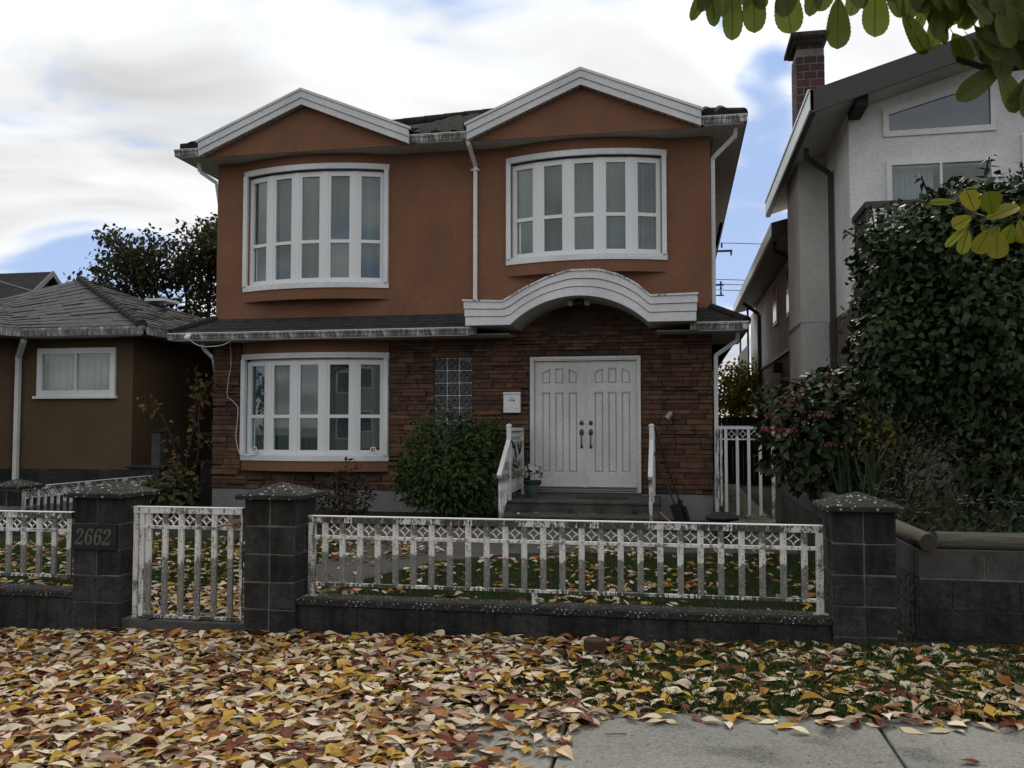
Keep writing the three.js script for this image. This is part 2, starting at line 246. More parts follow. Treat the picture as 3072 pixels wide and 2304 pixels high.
// ---------- leaves ----------
const OVATE = [[0, 0.03], [0.1, 0.42], [0.28, 0.93], [0.46, 0.96], [0.66, 0.62], [0.84, 0.22], [1, 0]];
const OBOVATE = [[0, 0.06], [0.07, 0.26], [0.22, 0.6], [0.42, 0.87], [0.6, 0.99], [0.74, 1], [0.86, 0.86], [0.94, 0.62], [0.98, 0.36], [1, 0]];
const SIMPLE = [[0, 0.1], [0.4, 1], [1, 0]];
const HEART = [[0, 0.35], [0.12, 0.95], [0.35, 1], [0.7, 0.55], [1, 0]];
class Leaves {
  constructor() { this.p = []; this.c = []; }
  // at: base point, X: along, Y: face normal
  add(at, X, Y, L, W, prof, bend, fold, col, twist = 0, stalk = 0) {
    const Z = new THREE.Vector3().crossVectors(X, Y).normalize(), Yn = new THREE.Vector3().crossVectors(Z, X).normalize();
    const pt = (t, w, s) => { const tw = twist * (t - 0.5), z = s * w * W * 0.5 * Math.cos(fold), y = Math.abs(s) * w * W * 0.5 * Math.sin(fold) + bend * L * 4 * t * (1 - t) + tw * s * w * W; return [at[0] + X.x * L * t + Yn.x * y + Z.x * z, at[1] + X.y * L * t + Yn.y * y + Z.y * z, at[2] + X.z * L * t + Yn.z * y + Z.z * z]; };
    const tri = (a, b, c) => { this.p.push(...a, ...b, ...c); for (let k = 0; k < 3; k++) this.c.push(...col); };
    if (stalk) { const q = (k, o) => [at[0] - X.x * stalk * k + Z.x * o, at[1] - X.y * stalk * k + Z.y * o + 0.1 * stalk * k, at[2] - X.z * stalk * k + Z.z * o]; tri(q(0, -0.0009), q(1, -0.0006), q(0, 0.0009)); tri(q(1, -0.0006), q(1, 0.0006), q(0, 0.0009)); }
    for (let i = 1; i < prof.length; i++) { const [t0, w0] = prof[i - 1], [t1, w1] = prof[i]; for (const s of [-1, 1]) { const a = pt(t0, w0, 0), b = pt(t0, w0, s), c = pt(t1, w1, 0), d = pt(t1, w1, s); if (s > 0) { tri(a, b, c); if (w1 > 0) tri(b, d, c); } else { tri(a, c, b); if (w1 > 0) tri(b, c, d); } } }
  }
  geo() { const g = new THREE.BufferGeometry(); g.setAttribute('position', new THREE.Float32BufferAttribute(this.p, 3)); g.setAttribute('color', new THREE.Float32BufferAttribute(this.c, 3)); g.computeVertexNormals(); g.setAttribute('uv', new THREE.Float32BufferAttribute(new Float32Array(this.p.length / 3 * 2), 2)); return g; }
}
const randDir = (r) => { const z = r() * 2 - 1, a = r() * 6.2832, s = Math.sqrt(1 - z * z); return new THREE.Vector3(s * Math.cos(a), z, s * Math.sin(a)); };
// ======================= ground =======================
const gy = (x) => 0.03 * x;                                   // pavement and verge fall gently to the left
const slopeSheet = (x0, x1, z0, z1, dy, n = 1) => { const q = []; for (let i = 0; i < n; i++) { const a = lerp(x0, x1, i / n), b = lerp(x0, x1, (i + 1) / n); q.push([[a, gy(a) + dy, z1], [b, gy(b) + dy, z1], [b, gy(b) + dy, z0], [a, gy(a) + dy, z0]]); } return quadGeo(...q); };
structure('ground', quadGeo([[-300, -1.3, 200], [300, -1.3, 200], [300, -1.3, -400], [-300, -1.3, -400]]), M.turf, 'dark grassy ground reaching to the horizon');
structure('verge', slopeSheet(-34, 34, -6.3, -4.66, -0.012, 8), M.turf, 'strip of turf between the pavement and the garden wall');
structure('boulevard', slopeSheet(-34, 34, -3.12, 5.6, -0.012, 8), M.turf, 'strip of turf between the pavement and the road');
structure('road', slopeSheet(-34, 34, 5.6, 14.2, -0.13, 8), mat([0.05, 0.05, 0.052], { map: concreteMap, roughness: 0.95 }), 'asphalt residential road');
structure('far_verge', slopeSheet(-34, 34, 14.2, 60, 0.0, 8), M.turf, 'turf in front of the houses across the road');
structure('lawn', quadGeo([[-60, 0.0, -6.25], [60, 0.0, -6.25], [60, 0.0, -90], [-60, 0.0, -90]]), M.turf, 'dark green front lawn behind the white fence');
{ // pavement slabs, each 1.48 m long with open joints
  const w = tag(obj('sidewalk', slopeSheet(-34, 34, -4.66, -3.1, -0.05, 8), mat([0.04, 0.038, 0.034])), 'pale concrete pavement of wide slabs half buried in fallen leaves', null, null, 'structure');
  for (let i = -5; i < 5; i++) { const x0 = 0.93 + i * 1.48 + 0.008, x1 = x0 + 1.464; const g = box(x0, x1, -0.09, 0, -4.66, -3.1, 0.006); const p = g.attributes.position; for (let k = 0; k < p.count; k++) p.setY(k, p.getY(k) + gy(p.getX(k))); obj('slab', g, M.sidewalk, w); }
}
structure('garden_path', [prismY([[-4.05, -6.3], [-3.12, -6.3], [-3.02, -7.4], [-2.86, -8.3], [-2.55, -9.2], [-1.9, -9.95], [-0.6, -10.35], [1.35, -10.5], [1.35, -12.3], [-4.6, -12.3], [-4.6, -10.9], [-4.0, -10.4], [-3.75, -9.2], [-3.72, -8.3], [-3.95, -7.4]], 0.0, 0.022)], M.path, 'worn concrete path curving from the gate to the front steps');
structure('flower_bed', prismY([[-8.6, -11.6], [-4.6, -12.3], [-2.6, -12.35], [-2.6, -14.2], [-8.6, -14.2]], 0.0, 0.05), M.soil, 'dark soil bed along the foot of the house');
{ const w = structure('side_path', box(0.6, 1.44, 0, 0.03, -22.7, -12.95), M.soil, 'paved passage between the two houses'), pm = mat([0.3, 0.29, 0.2], { map: concreteMap });
  for (let i = 0; i < 16; i++) for (let k = 0; k < 2; k++) obj('paver', box(0.62 + k * 0.4 + 0.005, 1.02 + k * 0.4 - 0.005, 0.004, 0.05, -13.0 - i * 0.6 - 0.59, -13.0 - i * 0.6, 0.006), pm, w); }

// ======================= the house =======================
const ZW = -14.2, house = thing('house', 'two storey orange brown stucco house with twin gables, bow windows and white double door', 'house', [-3.7, 0, -20]);
const W1 = { x0: -7.415, x1: -4.775, t: 5.915, b: 3.80, ap: 3.615, top: 6.085, tr: 4.60 };
const W3 = { x0: -2.745, x1: -0.14, t: 5.895, b: 4.115, ap: 3.925, top: 6.085, tr: 4.855 };
const W2 = { x0: -7.415, x1: -4.757, t: 2.71, b: 0.892, ap: 0.717, top: 2.94, tr: 1.64 };
{
  const hole = (w) => rect(w.x0 + 0.09, w.x1 - 0.09, w.b + 0.05, w.t - 0.05);
  obj('upper_wall', [prismZ(rect(-7.93, 0.545, 3.0, 6.1), ZW - 0.2, ZW, [hole(W1), hole(W3)]), box(-7.93, -7.75, 3.0, 6.1, -26, ZW - 0.2), box(0.365, 0.545, 3.0, 6.1, -26, ZW - 0.2), box(-7.75, 0.365, 3.0, 6.1, -26, -25.8)], M.stucco, house);
  obj('floor_slab', [box(-7.75, 0.365, 3.0, 3.2, -25.8, ZW - 0.2), box(-7.93, 0.545, 6.1, 6.16, -26, ZW)], M.room, house);
  const stoneWall = obj('stone_wall', [prismZ(rect(-7.93, 0.525, 0.40, 3.0), ZW - 0.2, ZW - 0.03, [hole(W2), rect(-2.345, -0.575, 0.41, 2.59), rect(-3.96, -3.335, 1.16, 2.605)]), prismZ([[-2.6, 3.0], [-0.3, 3.0], [-0.3, 3.5], [-2.6, 3.5]], ZW + 0.002, ZW + 0.01)], M.mortarDark, house, 'rusty brown ledgestone cladding on the lower storey');
  obj('lower_side_wall', [box(-7.93, -7.75, 0.1, 3.0, -26, ZW - 0.2), box(0.365, 0.545, 0.1, 3.0, -26, ZW - 0.2), box(-7.75, 0.365, 0.1, 3.0, -26, -25.8), box(-7.75, 0.365, 0.2, 0.4, -25.8, ZW - 0.2)], M.brownStucco, house);
  obj('foundation', box(-7.95, 0.535, -0.1, 0.40, ZW - 0.2, ZW - 0.005), M.foundation, house);
  // stones
  const r = rng(11), all = [];
  const blocked = [[W2.x0 - 0.01, W2.x1 + 0.01, W2.ap - 0.005, 3.2], [-2.365, -0.56, 0.3, 2.6], [-3.972, -3.323, 1.15, 2.612]];
  let y = 0.405;
  while (y < 3.46) {
    const h = 0.05 + r() * 0.05; let x = y > 2.93 ? -2.62 : -7.96, end = y > 2.93 ? -0.28 : 0.545;
    while (x < end - 0.02) {
      let w = 0.13 + Math.pow(r(), 1.3) * 0.42, x1 = Math.min(x + w, end), skip = false;
      for (const [a, b, c, d] of blocked) if (y + h > c && y < d) { if (x >= a - 0.001 && x < b) { x1 = b; skip = true; } else if (x < a && x1 > a) x1 = a; }
      if (!skip && x1 - x > 0.025) { const hh = r() < 0.1 ? h * 0.6 : h; all.push([x + 0.003, x1 - 0.003, y + 0.002, y + hh - 0.003, 0.002 + Math.pow(r(), 1.4) * 0.036, Math.floor(r() * 6), y > 2.93]); }
      x = x1;
    }
    y += h;
  }
  const mk = ([a, b, c, d, o]) => { const z = ZW + o, g = box(a, b, c, d, ZW - 0.035, z, Math.min(0.006, (d - c) * 0.2)); const p = g.attributes.position, tilt = (r() - 0.5) * 0.012; for (let k = 0; k < p.count; k++) if (p.getZ(k) > ZW - 0.02) p.setZ(k, p.getZ(k) + tilt * (p.getY(k) - c) / (d - c) - 0.004 * hash2(k, Math.round(a * 99), 3)); return g; };
  const vis = all.map((s, i) => [i, (s[1] - s[0]) * (s[3] - s[2]) * (s[6] ? 0.3 : 1) * (s[0] > -4.5 && s[1] < -2.6 && s[3] < 1.7 ? 0.2 : 1)]).sort((p, q) => q[1] - p[1]).slice(0, 300), big = new Set(vis.map((v) => v[0]));
  const rest = [[], [], [], [], [], []];
  all.forEach((s, i) => { const g = mk(s); if (big.has(i)) obj('stone', g, M.stone[s[5]], stoneWall); else rest[s[5]].push(g); });
  rest.forEach((gs, k) => { const o = obj('small_stones', gs, M.stone[k], stoneWall); o.userData.kind = 'stuff'; });
}
// ---- bow windows
function arc(w, off, N) { const s = 0.28, c = w.x1 - w.x0, R = (c * c / 4 + s * s) / (2 * s), xc = (w.x0 + w.x1) / 2, zc = ZW + s - R, th = Math.asin(c / 2 / R), out = []; for (let i = 0; i <= N; i++) { const a = lerp(-th, th, i / N); out.push([xc + (R + off) * Math.sin(a), zc + (R + off) * Math.cos(a)]); } return out; }
function band(w, o0, o1, y0, y1, N = 20) { const a = arc(w, o1, N), b = arc(w, o0, N).reverse(); return prismY([...a, ...b], y0, y1); }
function bowWindow(w, label) {
  const seg = (y0, y1) => { const a = arc(w, 0, 20); return prismY([...a, [w.x1, ZW - 0.02], [w.x0, ZW - 0.02]], y0, y1); };
  obj('bow_apron', seg(w.ap, w.b + 0.03), M.stucco, house); obj('bow_head', seg(w.t - 0.03, w.top), M.stucco, house);
  const sideTrim = (x0, x1) => box(x0, x1, w.b + 0.09, w.t - 0.09, ZW - 0.05, ZW + 0.065, 0.004);
  const win = obj('window', [band(w, -0.04, 0.022, w.t - 0.09, w.t), band(w, -0.04, 0.022, w.b, w.b + 0.09), sideTrim(w.x0, w.x0 + 0.075), sideTrim(w.x1 - 0.075, w.x1)], M.white, house, label);
  obj('head_groove', band(w, -0.16, -0.12, w.t - 0.125, w.t - 0.09), M.whiteVinyl, win);
  obj('sill', [band(w, -0.05, 0.012, w.b + 0.09, w.b + 0.105), ...[0.1, 0.2, 0.3, 0.4, 0.5, 0.6, 0.7, 0.8, 0.9].map((t) => { const p = arc(w, 0.0, 100)[Math.round(t * 100)]; return box(p[0] - 0.02, p[0] + 0.02, w.b + 0.105, w.b + 0.118, p[1] - 0.02, p[1] - 0.005); })], M.whiteVinyl, win);
  const inner = { x0: w.x0 + 0.045, x1: w.x1 - 0.045 }, A = arc(inner, -0.055, 5), y0 = w.b + 0.105, y1 = w.t - 0.125;
  for (let i = 0; i < 5; i++) {
    const [ax, az] = A[i], [bx, bz] = A[i + 1], L = Math.hypot(bx - ax, bz - az), m = new THREE.Matrix4().makeBasis(new THREE.Vector3((bx - ax) / L, 0, (bz - az) / L), new THREE.Vector3(0, 1, 0), new THREE.Vector3(-(bz - az) / L, 0, (bx - ax) / L)).setPosition(ax, 0, az);
    const st = 0.1, lo = rect(st, L - st, y0 + 0.075, w.tr - 0.028), hi = rect(st, L - st, w.tr + 0.028, y1 - 0.075);
    const fr = prismZ(rect(0.002, L - 0.002, y0, y1), -0.05, 0, [lo, hi]), cover = [box(0, 0.055, y0, y1, 0, 0.012), box(L - 0.055, L, y0, y1, 0, 0.012)];
    obj('sash', [fr, ...cover].map((g) => g.applyMatrix4(m)), M.whiteVinyl, win);
    for (const q of [lo, hi]) obj('pane', box(q[0][0] - 0.005, q[1][0] + 0.005, q[0][1] - 0.005, q[2][1] + 0.005, -0.034, -0.028).applyMatrix4(m), M.glass, win);
    if (i === 0) obj('screen_frame', [box(st + 0.03, st + 0.055, y0 + 0.08, w.tr - 0.03, -0.06, -0.045)].map((g) => g.applyMatrix4(m)), M.whiteVinyl, win);
  }
  const B = arc(inner, -0.2, 33), r = rng(Math.round(w.t * 100)), gs = new THREE.BoxGeometry(0.092, w.t - w.b - 0.26, 0.003), slat = fin(gs);
  for (let i = 0; i < 33; i++) { const gapAt = (i === 7 && w !== W3); if (gapAt) continue; const mx = (B[i][0] + B[i + 1][0]) / 2, mz = (B[i][1] + B[i + 1][1]) / 2, ang = -Math.atan2(B[i + 1][1] - B[i][1], B[i + 1][0] - B[i][0]); piece('blind_slat', slat, M.blind, win, [mx, (w.t + w.b) / 2, mz], [0, ang + 0.55 + (r() - 0.5) * 0.6, 0]); }
  return win;
}
bowWindow(W1, 'upper bow window with five tall sashes under the smaller gable');
bowWindow(W3, 'upper bow window with five sashes above the porch canopy');
const lowWin = bowWindow(W2, 'ground floor bow window set in the stone wall');
// alarm stickers on the lower panes
for (const [x, sgn] of [[-7.12, 1], [-4.99, -1]]) {
  const s = tag(new THREE.Group(), 'small white alarm sticker in the corner of the ground floor window ' + (sgn > 0 ? 'nearest the house corner' : 'nearest the leafy bush'), 'sticker'); s.name = numbered('window_sticker'); const z = sgn > 0 ? -14.112 : -14.1; s.position.set(x, 1.08, z); s.rotation.y = sgn > 0 ? -0.3 : 0.3; scene.add(s);
  const sh = new THREE.Shape(); const w = 0.05; sh.moveTo(-w, -w * 0.5); sh.lineTo(-w * 0.5, -w); sh.lineTo(w * 0.5, -w); sh.lineTo(w, -w * 0.5); sh.lineTo(w, w * 0.5); sh.lineTo(w * 0.5, w); sh.lineTo(-w * 0.5, w); sh.lineTo(-w, w * 0.5);
  const a = shade(new THREE.Mesh(fin(new THREE.ExtrudeGeometry(sh, { depth: 0.002, bevelEnabled: false })), M.whiteVinyl)); a.name = 'backing'; s.add(a);
  const b = shade(new THREE.Mesh(mergeGeometries([box(-0.03, -0.005, -0.03, 0.03, 0.002, 0.003), box(0.005, 0.03, 0, 0.03, 0.002, 0.003), box(0.005, 0.03, -0.03, -0.012, 0.002, 0.003)]), mat([0.25, 0.03, 0.03]))); b.name = 'print'; s.add(b);
}
// ---- gables
function gable(xl, xr, xa, label) {
  const yb = 6.06, ya = 6.833, top = 0.262, zf = -13.6;
  const up = (d) => [[xl, yb + d], [xa, ya + d], [xr, yb + d]];
  const strip = (d0, d1, z0, z1, e = 0) => prismZ([[xl - e, yb + d0], [xa, ya + d0 + e * 0.1], [xr + e, yb + d0], [xr + e, yb + d1], [xa, ya + d1 + e * 0.1], [xl - e, yb + d1]], z0, z1);
  const g = obj('pediment', prismZ([[xl - 0.05, 6.079], [xr + 0.05, 6.079], [xa, ya + 0.05]], -13.764, -13.74), M.stucco, house, label);
  obj('lower_fascia', strip(0, 0.104, zf - 0.03, zf), M.fascia, g);
  obj('upper_fascia', strip(0.112, 0.225, zf - 0.03, zf + 0.018), M.fascia, g);
  obj('drip_edge', strip(0.225, 0.268, zf - 0.03, zf + 0.034, 0.03), M.fascia, g);
  // soffit boards under the rakes
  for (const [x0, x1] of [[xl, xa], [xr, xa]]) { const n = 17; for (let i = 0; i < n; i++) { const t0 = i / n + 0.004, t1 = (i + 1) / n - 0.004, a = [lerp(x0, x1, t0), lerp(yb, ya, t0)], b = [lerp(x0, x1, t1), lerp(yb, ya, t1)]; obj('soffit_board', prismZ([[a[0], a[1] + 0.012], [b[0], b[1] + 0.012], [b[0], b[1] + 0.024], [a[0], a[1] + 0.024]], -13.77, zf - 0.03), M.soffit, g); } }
  obj('gable_roof', [prismZ([[xl - 0.06, yb + 0.2], [xa, ya + 0.22], [xr + 0.06, yb + 0.2], [xr + 0.06, yb + 0.262], [xa, ya + 0.27], [xl - 0.06, yb + 0.262]], -17.4, zf - 0.03)], M.tile, g);
}
gable(-7.97, -4.25, -6.12, 'smaller gable above the stacked bow windows');
gable(-3.285, 0.397, -1.452, 'gable over the porch side of the house');
// ---- eaves: soffit planks, gutters
{
  const sof = obj('upper_soffit', [box(-8.42, 1.05, 6.1, 6.115, -26.4, -13.77)], M.soffit, house);
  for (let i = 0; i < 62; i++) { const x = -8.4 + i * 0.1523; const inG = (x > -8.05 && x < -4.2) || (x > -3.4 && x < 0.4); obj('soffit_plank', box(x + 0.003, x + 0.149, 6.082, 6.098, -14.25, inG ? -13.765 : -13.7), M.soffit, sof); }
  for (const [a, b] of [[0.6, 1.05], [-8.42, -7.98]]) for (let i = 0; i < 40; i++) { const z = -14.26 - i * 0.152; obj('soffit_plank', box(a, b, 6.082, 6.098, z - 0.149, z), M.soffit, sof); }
  const prof = (z, y) => [[z - 0.11, y], [z - 0.045, y], [z - 0.03, y + 0.03], [z - 0.02, y + 0.06], [z, y + 0.085], [z, y + 0.115], [z - 0.008, y + 0.115], [z - 0.008, y + 0.09], [z - 0.03, y + 0.065], [z - 0.11, y + 0.012]];
  for (const [a, b] of [[-8.45, -7.93], [-4.26, -3.27], [0.38, 1.085]]) { const g = obj('gutter', prismX(prof(-13.64, 6.098), a, b), M.gutter, house); obj('lip', box(a, b, 6.205, 6.216, -13.655, -13.636), M.white, g); }
  obj('side_gutter', box(0.98, 1.085, 6.1, 6.21, -26.4, -13.66), M.gutter, house); obj('side_gutter', box(-8.45, -8.345, 6.1, 6.21, -26.4, -13.66), M.gutter, house);
  // lower eave
  const lp = (x0, x1) => prismX(prof(-13.5, 2.915), x0, x1), cut = [[-8.4, -3.18], [0.26, 1.04]];
  obj('lower_gutter', [lp(-8.42, -3.1), box(-8.42, -8.315, 2.915, 3.03, -16, -13.51)], M.gutter, house); for (const [a, b] of [[-8.42, -3.2], [0.3, 1.06]]) { obj('gutter_lip', box(a, b, 3.022, 3.034, -13.515, -13.496), M.white, house); obj('gutter_base', box(a + 0.04, b - 0.04, 2.905, 2.914, -13.6, -13.555), M.white, house); } obj('lower_gutter', [lp(0.2, 1.06), box(0.955, 1.06, 2.915, 3.03, -16, -13.51)], M.gutter, house);
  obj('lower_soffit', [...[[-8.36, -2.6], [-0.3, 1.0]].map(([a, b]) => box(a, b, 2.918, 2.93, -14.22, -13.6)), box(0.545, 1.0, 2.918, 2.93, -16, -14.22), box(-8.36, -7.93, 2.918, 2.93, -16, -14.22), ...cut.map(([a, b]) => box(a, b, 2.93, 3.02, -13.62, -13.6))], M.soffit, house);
  const roof = obj('skirt_roof', [quadGeo([[-8.42, 3.02, -13.56], [-3.18, 3.02, -13.56], [-3.18, 3.325, ZW], [-7.93, 3.325, ZW]], [[0.26, 3.02, -13.56], [1.06, 3.02, -13.56], [0.54, 3.325, ZW], [0.26, 3.325, ZW]], [[1.06, 3.02, -13.56], [1.06, 3.02, -26], [0.54, 3.325, -26], [0.54, 3.325, ZW]], [[-8.42, 3.02, -26], [-8.42, 3.02, -13.56], [-7.93, 3.325, ZW], [-7.93, 3.325, -26]]), ...cut.map(([a, b]) => box(a, b, 2.935, 3.018, -14.19, -13.64))], M.shingle, house);
  for (let k = 0; k < 4; k++) { const t0 = k / 4, t1 = (k + 1) / 4, z0 = lerp(-13.56, -14.2, t0), z1 = lerp(-13.56, -14.2, t1) , ya = lerp(3.02, 3.325, t0), yb = lerp(3.02, 3.325, t1), xa = lerp(-8.42, -7.93, t0), xb = lerp(1.06, 0.54, t0); for (const [p, q] of [[xa, -3.18], [0.26, xb]]) obj('shingle_course', [prismX([[z0 + 0.01, ya + 0.006], [z0 + 0.01, ya + 0.02], [z1, yb + 0.012], [z1, yb + 0.003]], p, q)], M.shingle, roof); }
  for (const [xa, xb, n] of [[-8.4, -7.95, 3], [1.03, 0.56, 3]]) for (let k = 0; k < n; k++) { const t = k / n, u = (k + 1.15) / n; obj('hip_tile', cone([lerp(xa, xb, t), lerp(3.035, 3.31, t), lerp(-13.58, -14.18, t)], [lerp(xa, xb, u), lerp(3.05, 3.33, u), lerp(-13.58, -14.18, u)], 0.085, 0.065, 10), M.tile, roof); }
  for (const [a, b] of [[-7.94, -3.2], [0.28, 0.55]]) obj('wall_flashing', box(a, b, 3.318, 3.335, ZW - 0.01, ZW + 0.03), M.dark, house);
  // main hip roof
  const e = [[-8.42, 6.22, -13.79], [1.06, 6.22, -13.79], [1.06, 6.22, -26.5], [-8.42, 6.22, -26.5]], p = [-3.68, 8.23, -18.44], q = [-3.68, 8.23, -21.76];
  const hip = obj('hip_roof', quadGeo([e[0], e[1], p], [e[1], e[2], q, p], [e[2], e[3], q], [e[3], e[0], p, q]), M.tile, house);
  const r = rng(5), tileG = [0, 1, 2].map((k) => { const s = []; for (let i = 0; i <= 6; i++) { const a = i / 6; s.push([(a - 0.5) * 0.31, 0.028 * Math.sin(a * Math.PI * 2 + 0.4 * k) + 0.02]); } const bot = s.map(([x, y]) => [x, y - 0.02]).reverse(); return prismZ([...s, ...bot], -0.19, 0.19); });
  const sl = Math.atan2(2.01, 4.74);
  for (let row = 0; row < 15; row++) { const t = (row + 0.4) / 15.5, z = lerp(-13.7, -18.44, t), yy = lerp(6.22, 8.23, t) + 0.02, half = row < 3 ? 0.35 : 0.95 * (1 - t * 0.2); for (let i = -3; i <= 3; i++) { const x = -3.72 + i * 0.3; if (Math.abs(x + 3.72) < half) piece('roof_tile', tileG[(row + i + 9) % 3], M.tile, hip, [x, yy + r() * 0.006, z], [sl + 0.05, 0, 0]); } }
  for (const [a, b] of [[e[0], p], [e[1], p]]) for (let k = 0; k < 14; k++) { const t = k / 14, u = (k + 1.2) / 14; const f = (s, dy) => [lerp(a[0], b[0], s), lerp(a[1], b[1], s) + dy, lerp(a[2], b[2], s)]; obj('hip_tile', cone(f(t + 0.004, 0.035), f(u, 0.055), 0.1, 0.075, 10), M.tile, hip); }
  for (const x of [0.5, 0.72]) obj('eave_tile', cone([x, 6.24, -13.66], [x - 0.02, 6.42, -14.05], 0.1, 0.09, 10), M.tile, hip);
  obj('eave_tile', cone([-8.12, 6.23, -13.66], [-8.1, 6.4, -14.05], 0.11, 0.1, 10), M.tile, hip);
  obj('sheet_metal', quadGeo([[-3.55, 6.60, -14.35], [-3.2, 6.62, -14.3], [-3.2, 6.70, -14.55], [-3.55, 6.68, -14.6]]), M.paleMetal, hip);
}
// ---- downpipes
{
  const sq = (pts, w = 0.062) => pts.slice(1).map((p, i) => beam(pts[i], p, w, w * 0.85, [0, 0, 1]));
  const d = obj('downpipe', [...sq([[-3.30, 6.1, -13.74], [-3.28, 6.02, -13.75], [-3.262, 5.80, -14.13]]), ...sq([[-3.262, 5.82, -14.15], [-3.262, 3.5, -14.15]])], M.white, house, 'white downpipe between the two upper windows');
  obj('bracket', [box(-3.33, -3.195, 5.71, 5.735, -14.2, -14.11), tube([[-3.335, 5.722, -14.16], [-3.33, 5.722, -14.1]], 0.018)], M.white, d);
  obj('downpipe', sq([[0.93, 6.1, -13.9], [0.92, 5.98, -13.95], [0.59, 5.74, -14.28], [0.585, 3.32, -14.28]]), M.white, house, 'white downpipe at the passage corner, upper storey');
  obj('downpipe', sq([[0.93, 2.93, -14.0], [0.92, 2.8, -14.05], [0.6, 2.58, -14.2], [0.59, 0.1, -14.2]]), M.white, house, 'white downpipe at the passage corner, ground floor');
  obj('downpipe', sq([[-8.2, 6.1, -14.0], [-8.19, 5.93, -14.05], [-7.96, 5.76, -14.22], [-7.96, 5.2, -14.4]]), M.white, house, 'short downpipe elbow under the upper eave');
  obj('downpipe', sq([[-8.15, 2.92, -14.15], [-8.13, 2.82, -14.18], [-7.97, 2.66, -14.23], [-7.97, 2.0, -14.45]]), M.white, house, 'short downpipe elbow under the lower eave');
}
// ---- porch canopy
{
  const topAt = (x) => { const k = [[-3.23, 3.42], [-2.61, 3.39], [-2.3, 3.57], [-1.95, 3.73], [-1.58, 3.835], [-1.14, 3.83], [-0.83, 3.74], [-0.58, 3.6], [-0.38, 3.42], [0.31, 3.43]]; for (let i = 1; i < k.length; i++) if (x <= k[i][0]) return lerp(k[i - 1][1], k[i][1], (x - k[i - 1][0]) / (k[i][0] - k[i - 1][0])); return 3.43; };
  const botAt = (x) => { const a = -2.5, b = -0.415; if (x <= a || x >= b) return 3.02; const c = (a + b) / 2, w = (b - a) / 2, s = 0.42, R = (w * w + s * s) / (2 * s); return 3.02 + s - R + Math.sqrt(R * R - (x - c) * (x - c)); };
  const xs = (a, b) => { const o = []; for (let i = 0; i <= 36; i++) o.push(lerp(a, b, i / 36)); for (const k of [-2.61, -0.38, -2.5, -0.415]) o.push(k); return o.sort((p, q) => p - q); };
  const slice = (f0, f1, z0, z1, a = -3.2, b = 0.285) => { const X = xs(a, b); return prismZ([...X.map((x) => [x, lerp(botAt(x), topAt(x), f0)]), ...X.reverse().map((x) => [x, lerp(botAt(x), topAt(x), f1)])], z0, z1); };
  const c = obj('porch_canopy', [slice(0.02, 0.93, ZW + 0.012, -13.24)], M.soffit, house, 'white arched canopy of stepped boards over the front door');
  obj('lower_board', slice(0, 0.325, -13.24, -13.2), M.white, c);
  obj('middle_board', slice(0.352, 0.625, -13.24, -13.188, -3.21, 0.295), M.white, c);
  obj('upper_board', slice(0.652, 0.925, -13.24, -13.171, -3.22, 0.305), M.white, c);
  obj('capping', slice(0.93, 1.0, ZW + 0.005, -13.15, -3.24, 0.32), M.speck, c);
  obj('flashing', slice(0.995, 1.02, ZW + 0.005, -13.6, -3.1, 0.2), M.grime, c);
}
